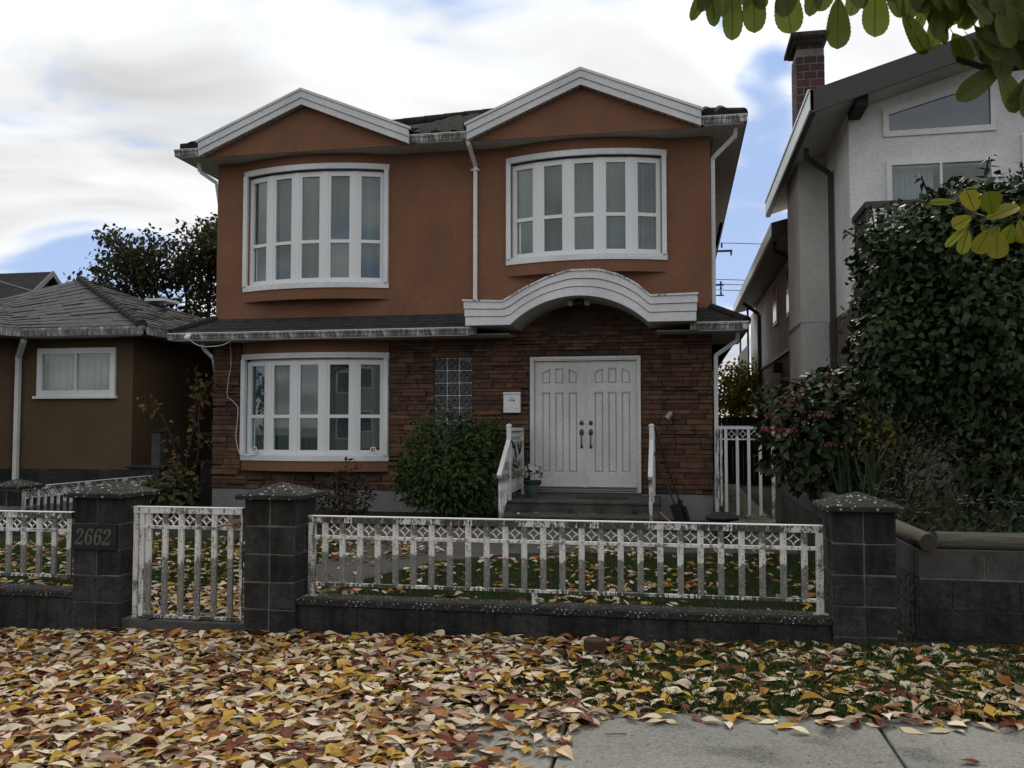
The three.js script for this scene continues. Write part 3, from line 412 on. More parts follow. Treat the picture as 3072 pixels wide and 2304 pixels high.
// ---- front door
{
  const fr = obj('door_frame', [prismZ(rect(-2.352, -0.569, 0.412, 2.596), -14.30, -14.165, [rect(-2.285, -0.632, 0.455, 2.53)]), prismZ(rect(-2.345, -0.575, 0.42, 2.59), -14.165, -14.15, [rect(-2.305, -0.612, 0.46, 2.55)])], M.door, house, 'white frame round the double door');
  obj('threshold', box(-2.285, -0.632, 0.44, 0.472, -14.3, -14.12, 0.006), M.steel, fr);
  obj('rear_jamb', box(-2.29, -0.63, 0.44, 2.54, -14.34, -14.32), M.door, fr);
  for (const s of [0, 1]) {
    const x0 = s ? -1.452 : -2.278, x1 = s ? -0.638 : -1.46, dm = s ? 0.85 : 0;
    const leafTop = 2.524, pz = -14.235;
    const cols = s ? [[-1.318, -1.163], [-1.1, -0.945], [-0.885, -0.73]] : [[-2.172, -2.018], [-1.958, -1.803], [-1.738, -1.583]];
    const outline = (k, hi) => { const [a, b] = cols[k]; if (!hi) return [[a, 0.725], [b, 0.725], [b, 2.026], [a, 2.026]]; const t = k === 1 ? [2.415, 2.415] : k === 0 ? [2.355, 2.405] : [2.405, 2.355]; return [[a, 2.155], [b, 2.155], [b, t[1]], [a, t[0]]]; };
    const holes = []; for (let k = 0; k < 3; k++) for (const hi of [0, 1]) holes.push(outline(k, hi));
    const leaf = obj('door', [prismZ(rect(x0, x1, 0.50, leafTop), pz - 0.04, pz, holes), box(x0, x1, 0.50, leafTop, pz - 0.05, pz - 0.04)], M.door, house, s ? 'leaf of the double door nearer the garden tools' : 'leaf of the double door nearer the mailbox');
    for (const h of holes) { const cx = (h[0][0] + h[1][0]) / 2, cy = (h[0][1] + h[2][1]) / 2, inset = (d) => h.map(([x, y]) => [x + Math.sign(cx - x) * d, y + Math.sign(cy - y) * d]); obj('panel', [prismZ(h.map(([x, y]) => [x, y]), pz - 0.022, pz - 0.007, [inset(0.014)]), prismZ(inset(0.03), pz - 0.04, pz - 0.012)], M.door, leaf); }
    const hx = s ? -1.372 : -1.52, ell = (rx, ry, y, z) => { const g = new THREE.SphereGeometry(1, 16, 10); g.scale(rx, ry, 0.02); g.translate(hx, y, z); return fin(g); };
    obj('deadbolt', [ell(0.033, 0.04, 1.525, pz + 0.005), ell(0.014, 0.018, 1.525, pz + 0.024)], M.brass, leaf);
    obj('handle', [ell(0.036, 0.055, 1.375, pz + 0.005), ell(0.014, 0.016, 1.375, pz + 0.03), tube([[hx, 1.34, pz + 0.01], [hx, 1.325, pz + 0.05], [hx, 1.25, pz + 0.06], [hx, 1.17, pz + 0.045], [hx, 1.15, pz + 0.008]], 0.011, 8, true), ell(0.022, 0.03, 1.142, pz + 0.005)], M.brass, leaf);
    if (!s) obj('astragal', box(-1.478, -1.448, 0.485, leafTop, pz, pz + 0.012, 0.003), M.door, leaf);
  }
}
// ---- glass block window
{
  const gm = mat([0.035, 0.037, 0.042], { roughness: 0.15, bumpMap: tex(256, 0.2, (u, v) => F(u, v, 6, 133, 2), false), bumpScale: 0.03, clearcoat: 0.6 });
  const gw = obj('glass_block_window', box(-3.962, -3.333, 1.155, 2.607, -14.29, -14.232), mat([0.62, 0.62, 0.61]), house, 'tall window of square glass blocks');
  const bw = 0.2095, g = box(-0.0985, 0.0985, -0.0975, 0.0975, -0.03, 0.012, 0.011);
  for (let i = 0; i < 3; i++) for (let j = 0; j < 7; j++) piece('glass_block', g, gm, gw, [-3.962 + bw * (i + 0.5), 2.603 - 0.2068 * (j + 0.5), -14.228]);
}
// ======================= block pillars, low walls =======================
const blockVar = [0, 1, 2, 3].map((k) => { const g = box(-0.0965, 0.0965, -0.096, 0.096, -0.0965, 0.0965, 0.008); const p = g.attributes.position; for (let i = 0; i < p.count; i++) { const j = (a) => (hash2(Math.round(p.getX(i) * 500) + 31 * a, Math.round(p.getY(i) * 500) + Math.round(p.getZ(i) * 700), k + 9 * a) - 0.5) * 0.006; p.setXYZ(i, p.getX(i) + j(1), p.getY(i) + j(2), p.getZ(i) + j(3)); } g.computeVertexNormals(); const uv = g.attributes.uv; for (let i = 0; i < uv.count; i++) uv.setXY(i, uv.getX(i) + k * 0.37, uv.getY(i) + k * 0.23); return g; });
function pillar(label, x0, z1, joints, top, seed, ybot) {
  const w = 0.395, cx = x0 + w / 2, cz = z1 - w / 2, r = rng(seed);
  const t = thing('block_pillar', label, 'pillar', [cx, ybot, cz], 'concrete block gate pillars');
  obj('mortar_core', box(x0 + 0.008, x0 + w - 0.008, ybot, top, z1 - w + 0.008, z1 - 0.008), M.mortar, t);
  const lj = joints[joints.length - 1], lv = [top, ...joints, lj - 0.2, lj - 0.4];
  for (let k = 0; k < lv.length - 1; k++) { const hgt = lv[k] - lv[k + 1]; for (const sx of [-1, 1]) for (const sz of [-1, 1]) { const m = piece('block', blockVar[Math.floor(r() * 4)], M.block[Math.floor(r() * 3)], t, [cx + sx * 0.0995, (lv[k] + lv[k + 1]) / 2, cz + sz * 0.0995], [0, Math.floor(r() * 4) * Math.PI / 2, 0]); m.scale.y = Math.min(1.06, (hgt - 0.006) / 0.192); } }
  const e = 0.052, cb = top, capT = top + 0.036, n = (a, b) => [[x0 - e + a, 0, 0]];
  const A = [x0 - e, z1 + e], B = [x0 + w + e, z1 + e], C = [x0 + w + e, z1 - w - e], D = [x0 - e, z1 - w - e], ap = [cx, top + 0.118, cz];
  obj('cap', [box(x0 - e, x0 + w + e, cb, capT, z1 - w - e, z1 + e, 0.006), quadGeo([[A[0] + 0.006, capT - 0.001, A[1] - 0.006], [B[0] - 0.006, capT - 0.001, B[1] - 0.006], ap], [[B[0] - 0.006, capT - 0.001, B[1] - 0.006], [C[0] - 0.006, capT - 0.001, C[1] + 0.006], ap], [[C[0] - 0.006, capT - 0.001, C[1] + 0.006], [D[0] + 0.006, capT - 0.001, D[1] + 0.006], ap], [[D[0] + 0.006, capT - 0.001, D[1] + 0.006], [A[0] + 0.006, capT - 0.001, A[1] - 0.006], ap])], M.lichen, t, 'pyramid cap spotted with white lichen');
  return t;
}
pillar('dark block pillar carrying the house number plaque', -4.53, -6.05, [0.72, 0.53, 0.335, 0.135], 0.918, 3, -0.16);
pillar('dark block pillar between the gate and the long fence panel', -3.127, -6.05, [0.731, 0.528, 0.325, 0.13], 0.925, 4, -0.14);
pillar('dark block pillar beside the log edged retaining wall', 0.975, -6.05, [0.70, 0.50, 0.302, 0.108], 0.908, 5, -0.03);
pillar('block pillar at the street end of the sloping side fence', -9.12, -10.55, [0.35, 0.15], 0.63, 6, 0.0);
function lowWall(label, x0, x1, top) {
  const t = thing('low_wall', label, 'wall', [(x0 + x1) / 2, gy((x0 + x1) / 2) - 0.1, -6.2], 'low concrete walls under the fence'), r = rng(Math.round(x0 * 77 + 999));
  const n = Math.round((x1 - x0) / 0.45), L = (x1 - x0) / n;
  obj('mortar_core', box(x0, x1, -0.25, top - 0.06, -6.285, -6.10), M.block[1], t);
  for (let i = 0; i < n; i++) obj('block', box(x0 + i * L + 0.0015, x0 + (i + 1) * L - 0.0015, -0.24, top - 0.053, -6.29, -6.094 + r() * 0.002, 0.004), M.block[Math.floor(r() * 3)], t);
  obj('coping', box(x0 - 0.005, x1 + 0.005, top - 0.05, top, -6.31, -6.078, 0.008), M.lichenSparse, t, 'lichen spotted coping');
}
lowWall('low dark concrete wall under the long fence panel', -2.73, 0.973, 0.213);
lowWall('low dark concrete wall left of the house number pillar', -6.6, -4.532, 0.2);
// ---- number plaque
{
  const font = await new FontLoader().loadAsync('fonts/droid/droid_serif_bold.typeface.json');
  const t = thing('house_number_plaque', 'black stone plaque reading 2662 set in the gate pillar', 'plaque', [-4.355, 0.524, -6.045]);
  obj('slab', box(-4.535, -4.155, 0.526, 0.722, -6.052, -6.034, 0.003), mat([0.008, 0.008, 0.009], { roughness: 0.35 }), t);
  const g = new TextGeometry('2662', { font, size: 0.112, depth: 0.003, curveSegments: 4, bevelEnabled: false }); g.computeBoundingBox(); const b = g.boundingBox, w = b.max.x - b.min.x;
  g.applyMatrix4(new THREE.Matrix4().set(0.295 / w, 0.16, 0, 0, 0, 1.08, 0, 0, 0, 0, 1, 0, 0, 0, 0, 1)); g.translate(-4.507, 0.566, -6.0345);
  obj('numerals', fin(g), mat([0.1, 0.096, 0.085], { roughness: 0.9 }), t);
}
// ======================= white metal fences =======================
const starGeo = (() => { // concave four-pointed ring
  const pts = (a, b) => { const o = [], c = [[a, 0], [0, b], [-a, 0], [0, -b]]; for (let k = 0; k < 4; k++) { const [x0, y0] = c[k], [x1, y1] = c[(k + 1) % 4]; for (let i = 0; i < 6; i++) { const t = i / 6, mx = (x0 + x1) * 0.24, my = (y0 + y1) * 0.24; o.push([(1 - t) * (1 - t) * x0 + 2 * t * (1 - t) * mx + t * t * x1, (1 - t) * (1 - t) * y0 + 2 * t * (1 - t) * my + t * t * y1]); } } return o; };
  return (s) => prismZ(pts(0.047 * s, 0.0455 * s), -0.006, 0.006, [pts(0.034 * s, 0.033 * s)]);
})();
const star1 = starGeo(1);
function barGeo(w, d, h, k) { const g = new THREE.BoxGeometry(w, h, d); const uv = g.attributes.uv; for (let i = 0; i < uv.count; i++) uv.setXY(i, uv.getX(i) * 0.09 + k * 0.171, uv.getY(i) * 0.999); const n = g.toNonIndexed(); return n; }
const hbar = (L, h, d, u0 = 0) => { const g = fin(new THREE.BoxGeometry(L, h, d)); const uv = g.attributes.uv; for (let i = 0; i < uv.count; i++) uv.setXY(i, uv.getX(i) + u0, uv.getY(i) + u0 * 0.7); return g; };
// local frame: x along the fence from 0 to L, y up from the world ground, z across; placed by pos and turn
function fence(name, label, category, pos, turn, o) {
  const t = thing(name, label, category, [pos[0], pos[1], pos[2]], o.group); t.rotation.y = turn; origin.set(t, [0, 0, 0]);
  const r = rng(Math.round(pos[0] * 91 + pos[2] * 13 + 500)), bw = o.bw || 0.041;
  const rail = (nm, y0, y1, d, m, a = 0, b = o.L) => piece(nm, hbar(b - a, y1 - y0, d, r() * 3), m, t, [(a + b) / 2, (y0 + y1) / 2, 0]);
  rail('top_rail', o.top - 0.05, o.top - 0.006, 0.045, o.railMat || M.grime, o.ra || 0, o.rb || o.L); rail('rail_cap', o.top - 0.006, o.top, 0.054, M.whiteVinyl, (o.ra || 0) - 0.003, (o.rb || o.L) + 0.003);
  rail('middle_rail', o.mid - 0.011, o.mid + 0.011, 0.03, M.speck, o.ia || 0, o.ib || o.L); rail('bottom_rail', o.bot - 0.01, o.bot + 0.01, 0.032, M.grime, o.ia || 0, o.ib || o.L);
  const hB = o.mid - 0.011 - o.bot - 0.01, gB = [0, 1, 2, 3, 4].map((k) => barGeo(bw, 0.022, hB, k)), hS = o.top - 0.05 - o.mid - 0.011, gS = [0, 1].map((k) => hbar(bw, hS, 0.022, k));
  o.bars.forEach((x, i) => { piece('baluster', gB[Math.floor(r() * 5)], o.barMat || M.baluster, t, [x, o.bot + 0.01 + hB / 2, 0]); piece('spacer', gS[i % 2], M.speck, t, [x, o.mid + 0.011 + hS / 2, 0]); if (i && o.bars[i] - o.bars[i - 1] < 0.2 && !(o.skip || []).includes(i)) piece('star_ornament', o.star || star1, M.speck, t, [(x + o.bars[i - 1]) / 2, o.mid + 0.011 + hS / 2, 0]); });
  for (const [x, y0, y1, w] of o.posts || []) piece('post', hbar(w, y1 - y0, w, r()), M.speck, t, [x, (y0 + y1) / 2, 0]);
  for (const [x, y] of o.feet || []) piece('foot_plate', fin(new THREE.BoxGeometry(0.1, 0.006, 0.075)), M.grime, t, [x, y + 0.003, 0.01]);
  return t;
}
const seq = (a, n, d) => Array.from({ length: n }, (_, i) => a + i * d);
fence('fence_panel', 'long white metal fence panel with star ornaments and grimy balusters before the lawn', 'fence', [-2.68, 0, -6.2], 0, { group: 'white fence panels along the pavement', L: 3.62, top: 0.802, mid: 0.646, bot: 0.304, bars: seq(0.122, 26, 0.1352), posts: [[0.022, 0.218, 0.752, 0.044], [3.598, 0.218, 0.752, 0.044], [1.683, 0.213, 0.294, 0.036]], feet: [[0.022, 0.213], [3.598, 0.213]] });
fence('fence_panel', 'short white metal fence panel behind the house number pillar at the picture edge', 'fence', [-6.6, 0, -6.2], 0, { group: 'white fence panels along the pavement', L: 1.96, top: 0.793, mid: 0.646, bot: 0.296, bars: seq(0.04, 15, 0.1352), posts: [[0.01, 0.2, 0.745, 0.04]] });
fence('side_fence', 'white fence running back between the two front gardens', 'fence', [-8.72, 0, -10.6], Math.PI / 2, { L: 3.0, top: 0.648, mid: 0.495, bot: 0.16, bars: seq(0.04, 22, 0.1352), posts: [[0.01, 0.0, 0.6, 0.04], [2.98, 0.0, 0.6, 0.04]] });
{
  const gt = fence('garden_gate', 'white metal garden gate with a lever handle between two pillars', 'gate', [-4.075, 0, -6.15], 0, { L: 0.89, ra: 0.0, rb: 0.89, ia: 0.075, ib: 0.87, top: 0.852, mid: 0.697, bot: 0.031, bars: [0.119, 0.255, 0.388, 0.525, 0.66, 0.792], railMat: M.speck, posts: [[0.018, -0.12, 0.806, 0.036], [0.068, 0.03, 0.806, 0.034], [0.878, 0.03, 0.806, 0.022]] });
  const lh = piece('handle', mergeGeometries([fin(new THREE.CylinderGeometry(0.036, 0.04, 0.018, 18).rotateX(Math.PI / 2)), fin(new THREE.CylinderGeometry(0.014, 0.016, 0.05, 12).rotateX(Math.PI / 2).translate(0, 0, 0.03)), tube([[0, 0, 0.05], [-0.05, -0.004, 0.058], [-0.115, -0.016, 0.052]], 0.011, 8, true)]), mat([0.32, 0.22, 0.16], { metalness: 0.6, roughness: 0.4 }), gt, [0.84, 0.735, 0.022]);
  lh.userData.label = 'worn metal lever handle';
}
fence('side_gate', 'tall white side gate closing the passage beside the house', 'gate', [0.6, 0, -14.05], 0, { L: 0.86, top: 1.475, mid: 1.27, bot: 0.1, bars: [0.13, 0.3, 0.47, 0.64], bw: 0.045, railMat: M.white, barMat: M.white, star: starGeo(1.5), posts: [[0.0, 0.02, 1.44, 0.05], [0.06, 0.02, 1.44, 0.035], [0.83, 0.02, 1.5, 0.05]] });
// gate step
structure('gate_step', box(-4.14, -3.125, -0.16, 0.012, -6.32, -6.09, 0.006), M.stepConcrete, 'rough concrete step under the garden gate');
// ======================= porch =======================
{
  const t = thing('porch_steps', 'dark concrete porch landing and steps below the front door', 'steps', [-1.4, 0, -13.2]);
  const nose = (y, z, z1) => [[z, y], [z + 0.02, y - 0.02], [z + 0.02, y - 0.045], [z, y - 0.055], [z, y - 0.2], [z1, y - 0.2], [z1, y]];
  obj('landing', prismX(nose(0.375, -13.07, -14.19), -2.53, -0.27), M.stepConcrete, t);
  obj('step', prismX(nose(0.195, -12.67, -13.4), -2.535, -0.275), M.stepConcrete, t);
  obj('base', box(-2.52, -0.28, -0.05, 0.02, -14.1, -12.6), M.stepConcrete, t);
}
function stairRail(label, x, full) {
  const t = thing('stair_railing', label, 'railing', [x, 0.03, -12.7], 'white railings of the porch steps');
  const top = 1.5, zt = -13.0, zb = -12.33;
  obj('post', [box(x - 0.033, x + 0.033, 0.37, 1.475, zt - 0.033, zt + 0.033, 0.003)], M.white, t);
  obj('post_cap', [box(x - 0.04, x + 0.04, 1.47, 1.488, zt - 0.04, zt + 0.04), quadGeo([[x - 0.04, 1.488, zt + 0.04], [x + 0.04, 1.488, zt + 0.04], [x, 1.512, zt]], [[x + 0.04, 1.488, zt + 0.04], [x + 0.04, 1.488, zt - 0.04], [x, 1.512, zt]], [[x + 0.04, 1.488, zt - 0.04], [x - 0.04, 1.488, zt - 0.04], [x, 1.512, zt]], [[x - 0.04, 1.488, zt - 0.04], [x - 0.04, 1.488, zt + 0.04], [x, 1.512, zt]])], M.white, t);
  obj('foot_post', [box(x - 0.022, x + 0.022, 0.02, 0.74, zb - 0.022, zb + 0.022)], M.speck, t);
  obj('handrail', [beam([x, 1.25, zt + 0.03], [x, 0.76, zb + 0.09], 0.062, 0.05)], M.white, t);
  obj('lower_rail', [beam([x, 0.52, zt + 0.03], [x, 0.13, zb + 0.02], 0.035, 0.025)], M.speck, t);
  for (let i = 0; i < 6; i++) { const s = (i + 0.7) / 6.5, z = lerp(zt, zb, s), y0 = lerp(0.52, 0.13, s), y1 = lerp(1.23, 0.78, s); obj('baluster', box(x - 0.009, x + 0.009, y0, y1, z - 0.011, z + 0.011), M.speck, t); }
  // level part back to the wall
  obj('level_rail', [box(x - 0.024, x + 0.024, 1.40, 1.45, -14.17, zt - 0.033)], M.white, t);
  obj('level_middle_rail', box(x - 0.016, x + 0.016, 1.235, 1.26, -14.17, zt - 0.033), M.white, t);
  obj('level_bottom_rail', box(x - 0.016, x + 0.016, 0.475, 0.50, -14.17, zt - 0.033), M.white, t);
  obj('wall_post', box(x - 0.02, x + 0.02, 0.38, 1.45, -14.19, -14.15), M.white, t);
  for (let i = 0; i < 8; i++) { const z = lerp(zt - 0.1, -14.1, i / 7.2); obj('baluster', box(x - 0.011, x + 0.011, 0.5, 1.235, z - 0.018, z + 0.018), M.speck, t); const s = piece('star_ornament', star1, M.speck, t, [x, 1.33, z - 0.065], [0, Math.PI / 2, 0]); s.scale.set(1.2, 1.45, 1); }
}
stairRail('white stair railing between the leafy bush and the flower pot', -2.475);
stairRail('white stair railing beside the leaning garden tools', -0.372);
tag(obj('black_strap', [tube([[-2.51, 1.26, -12.965], [-2.475, 1.245, -12.955], [-2.44, 1.25, -12.965], [-2.44, 1.22, -13.1], [-2.445, 1.14, -13.2], [-2.44, 1.19, -13.27], [-2.445, 1.1, -13.36], [-2.44, 0.98, -13.42]], 0.012, 6, true), tube([[-2.44, 1.2, -13.6], [-2.445, 1.15, -13.64], [-2.44, 1.05, -13.7], [-2.44, 1.2, -13.85]], 0.014, 6, true)], M.dark), 'black straps looped around the porch railing above the flower pot', 'strap');
tag(obj('doormat', box(-1.53, -0.76, 0.377, 0.39, -13.75, -13.42, 0.005), mat([0.045, 0.022, 0.016], { bumpMap: fineBump, bumpScale: 0.004 })), 'dark red brown doormat lying before the double door', 'doormat');
{
  const t = thing('flower_pot', 'teal plastic pot of faded white flowers on the porch landing', 'flower pot', [-2.22, 0.377, -13.6]);
  obj('pot', lathe([[0, 0], [0.088, 0], [0.118, 0.19], [0.122, 0.19], [0.13, 0.2], [0.132, 0.25], [0.12, 0.25], [0.115, 0.2], [0, 0.19]], 24, -2.22, 0.378, -13.6), mat([0.10, 0.165, 0.165], { roughness: 0.6, map: mottle }), t);
  obj('rim_band', lathe([[0.131, 0.195], [0.14, 0.2], [0.142, 0.252], [0.132, 0.255]], 24, -2.22, 0.378, -13.6), M.dark, t);
  const r = rng(9), L = new Leaves(), Fl = [new Leaves(), new Leaves()];
  for (let i = 0; i < 120; i++) { const d = randDir(r); if (d.y < -0.3) d.y *= -1; const c = [-2.22 + d.x * 0.13, 0.72 + d.y * 0.12, -13.6 + d.z * 0.13]; L.add(c, randDir(r), d, 0.05, 0.025, SIMPLE, 0.1, 0.2, [0.03, 0.05, 0.03]); }
  for (let i = 0; i < 46; i++) { const d = randDir(r); if (d.y < -0.35) d.y *= -1; const c = [-2.22 + d.x * 0.155, 0.735 + d.y * 0.145, -13.6 + d.z * 0.155], u = new THREE.Vector3().crossVectors(d, new THREE.Vector3(0.3, 0.9, 0.2)).normalize(), v = new THREE.Vector3().crossVectors(d, u), k = r() < 0.1; for (let p = 0; p < 6; p++) { const a = p / 6 * 6.283, X = u.clone().multiplyScalar(Math.cos(a)).addScaledVector(v, Math.sin(a)).addScaledVector(d, 0.35); Fl[k ? 1 : 0].add(c, X, d, 0.034, 0.026, SIMPLE, 0.1, 0.1, k ? [0.12, 0.2, 0.24] : [0.42 + r() * 0.2, 0.44 + r() * 0.18, 0.42 + r() * 0.16]); } }
  obj('leaves', L.geo(), M.foliage, t).userData.kind = 'stuff'; obj('blossom', mergeGeometries(Fl.map((f) => f.geo())), M.leafStuff, t).userData.kind = 'stuff';
}
{
  const t = thing('mailbox', 'white wall mailbox on the stone beside the front door', 'mailbox', [-2.637, 1.69, -14.12]), x0 = -2.777, x1 = -2.5, y0 = 1.69, y1 = 2.025;
  obj('box', box(x0, x1, y0, y1 - 0.035, -14.175, -14.09, 0.006), M.whiteVinyl, t); obj('lid', [box(x0 - 0.006, x1 + 0.006, y1 - 0.034, y1, -14.178, -14.076, 0.006)], M.whiteVinyl, t);
  obj('lock', fin(new THREE.CylinderGeometry(0.011, 0.011, 0.01, 14).rotateX(Math.PI / 2).translate(-2.637, y1 - 0.085, -14.087)), M.steel, t);
  obj('slot_window', box(-2.688, -2.587, y1 - 0.148, y1 - 0.122, -14.0915, -14.088), M.dark, t);
  obj('name_card', [...seq(-2.684, 4, 0.02).map((x) => box(x, x + 0.013, y1 - 0.145, y1 - 0.133, -14.0885, -14.0875)), box(-2.66, -2.645, y0 + 0.085, y0 + 0.092, -14.0915, -14.0895), box(-2.625, -2.61, y0 + 0.085, y0 + 0.092, -14.0915, -14.0895)], M.whiteVinyl, t);
  obj('print', [box(-2.75, -2.70, y0 + 0.058, y0 + 0.064, -14.0905, -14.0893), box(-2.58, -2.525, y0 + 0.058, y0 + 0.064, -14.0905, -14.0893), box(-2.642, -2.632, y0 + 0.084, y0 + 0.091, -14.0905, -14.0893)], M.dark, t);
}
{
  const t = thing('porch_light', 'twin bulb porch light hanging under the canopy arch', 'porch light', [-1.49, 3.33, -13.62]);
  obj('fixture', [lathe([[0, 0], [0.07, 0], [0.075, 0.02], [0.05, 0.04], [0, 0.042]], 18, -1.49, 3.405, -13.62), cone([-1.5, 3.42, -13.62], [-1.58, 3.39, -13.6], 0.03, 0.032, 10), cone([-1.48, 3.42, -13.62], [-1.40, 3.39, -13.6], 0.03, 0.032, 10)], M.dark, t);
  for (const s of [-1, 1]) obj('flood_bulb', fin(new THREE.SphereGeometry(0.055, 16, 12).scale(1, 0.9, 1).translate(-1.49 + s * 0.135, 3.378, -13.58)), mat([0.42, 0.40, 0.34], { roughness: 0.25, clearcoat: 0.5 }), t);
}
{ // small wall spot lamp with a galvanised hood
  const t = thing('wall_lamp', 'small grey metal lamp fixed to the stone near the passage', 'lamp', [-0.12, 1.58, -14.12]);
  obj('hood', cone([-0.165, 1.59, -14.06], [-0.095, 1.69, -14.08], 0.055, 0.04, 14), mat([0.3, 0.31, 0.32], { metalness: 0.5, roughness: 0.5 }), t); obj('arm', tube([[-0.1, 1.67, -14.08], [-0.06, 1.7, -14.12], [-0.06, 1.68, -14.19]], 0.01), M.steel, t);
}
{ // leaning tools
  const a = thing('garden_broom', 'long handled broom leaning on the porch railing', 'broom', [0.05, 0.0, -13.6]);
  obj('handle', tube([[-0.33, 1.45, -13.3], [0.02, 0.34, -13.55]], 0.013, 8), M.darkWood, a); obj('broom_head', [beam([0.02, 0.36, -13.55], [0.05, 0.26, -13.57], 0.06, 0.04), beam([0.05, 0.27, -13.57], [0.12, 0.03, -13.62], 0.16, 0.05)], M.dark, a);
  const b = thing('garden_shovel', 'thin wooden handled shovel leaning on the stone wall', 'shovel', [-0.03, 0.0, -13.6]);
  obj('handle', tube([[-0.345, 1.08, -13.35], [-0.05, 0.3, -13.5]], 0.015, 8), mat([0.11, 0.085, 0.065], { map: woodMap }), b); obj('blade', beam([-0.055, 0.31, -13.5], [0.03, 0.03, -13.55], 0.15, 0.012, [0, 0.3, 1]), M.dark, b);
  const c = thing('dustpan', 'tilted orange plastic dustpan on the ground beside the steps', 'dustpan', [-0.2, 0.02, -13.6]);
  obj('pan', fin(new THREE.BoxGeometry(0.24, 0.018, 0.22).rotateZ(-0.75).translate(-0.19, 0.12, -13.5)), mat([0.34, 0.06, 0.025], { roughness: 0.6 }), c); obj('lip', fin(new THREE.BoxGeometry(0.26, 0.014, 0.02).rotateZ(-0.75).translate(-0.19, 0.125, -13.39)), M.white, c);
}
{ // stone lantern on the apron
  const x = 0.535, z = -11.5, t = thing('stone_lantern', 'dark stone garden lantern with a flared roof behind the fence', 'lantern', [x, 0.02, z]), ms = mat([0.03, 0.029, 0.028], { map: blotch, bumpMap: roughBump, bumpScale: 0.006 });
  obj('roof', lathe([[0, 0.40], [0.02, 0.395], [0.045, 0.36], [0.075, 0.345], [0.10, 0.36], [0.15, 0.335], [0.22, 0.30], [0.235, 0.305], [0.228, 0.275], [0.12, 0.255], [0, 0.25]], 6, x, 0.022, z), ms, t); obj('finial', lathe([[0, 0.45], [0.018, 0.435], [0.03, 0.41], [0.012, 0.39], [0, 0.385]], 10, x, 0.022, z), ms, t);
  obj('light_box', [box(x - 0.1, x - 0.07, 0.14, 0.28, z - 0.1, z + 0.1), box(x + 0.07, x + 0.1, 0.14, 0.28, z - 0.1, z + 0.1), box(x - 0.07, x + 0.07, 0.14, 0.28, z - 0.1, z - 0.07), box(x - 0.07, x + 0.07, 0.24, 0.28, z + 0.07, z + 0.1)], ms, t); obj('base', lathe([[0, 0.125], [0.15, 0.12], [0.16, 0.09], [0.1, 0.07], [0.12, 0.0], [0, 0]], 12, x, 0.022, z), ms, t);
}
tag(obj('garden_hose', [tube([[-3.9, 0.04, -10.8], [-3.2, 0.042, -10.95], [-2.4, 0.042, -10.9], [-1.6, 0.042, -11.0], [-0.8, 0.04, -11.15], [0.2, 0.04, -10.95], [0.55, 0.04, -10.85], [0.9, 0.04, -10.95], [0.75, 0.045, -11.2], [0.2, 0.05, -11.2], [-0.2, 0.045, -11.05]], 0.011, 6, true)], mat([0.02, 0.06, 0.045], { roughness: 0.5 })), 'green garden hose snaking along the concrete path', 'hose');
// ---- pipe stub in the verge
{
  const x = -0.53, z = -5.7, y = gy(x) - 0.02, t = thing('pipe_stub', 'capped rusty pipe stub standing in the leafy verge', 'pipe', [x, y, z]);
  obj('pipe', lathe([[0, 0], [0.062, 0], [0.062, 0.105], [0, 0.105]], 22, x, y, z), mat([0.19, 0.165, 0.115], { map: blotch }), t);
  obj('cap', lathe([[0.066, 0.08], [0.07, 0.083], [0.072, 0.135], [0.066, 0.142], [0.045, 0.143], [0.04, 0.136], [0.02, 0.136], [0, 0.137]], 24, x, y, z), mat([0.075, 0.036, 0.026], { map: blotch, roughness: 0.9 }), t);
}
// ---- cable, camera at the left eave
{
  const t = thing('eave_camera', 'small white security camera on the lower gutter corner', 'camera', [-8.05, 2.85, -13.48]);
  obj('body', fin(new THREE.SphereGeometry(0.045, 14, 10).scale(1, 1, 1.3).translate(-8.02, 2.945, -13.44)), M.whiteVinyl, t); obj('mount', box(-8.06, -7.98, 2.97, 3.02, -13.5, -13.46), M.whiteVinyl, t);
  tag(obj('loose_cable', [tube([[-8.0, 2.92, -13.46], [-7.85, 2.82, -13.5], [-7.6, 2.80, -13.52], [-7.42, 2.83, -13.55], [-7.3, 2.9, -13.6]], 0.006, 5, true), tube([[-7.62, 2.91, -14.15], [-7.61, 2.5, -14.16], [-7.65, 2.3, -14.16], [-7.66, 1.97, -14.16], [-7.6, 1.94, -14.15], [-7.5, 1.86, -14.13], [-7.45, 1.8, -14.12], [-7.46, 1.5, -14.12], [-7.475, 1.3, -14.12], [-7.42, 1.05, -14.12], [-7.36, 0.98, -14.1], [-7.0, 1.0, -14.02]], 0.006, 5, true)], M.white), 'loose white cable hanging from the gutter to the ground floor window', 'cable');
}
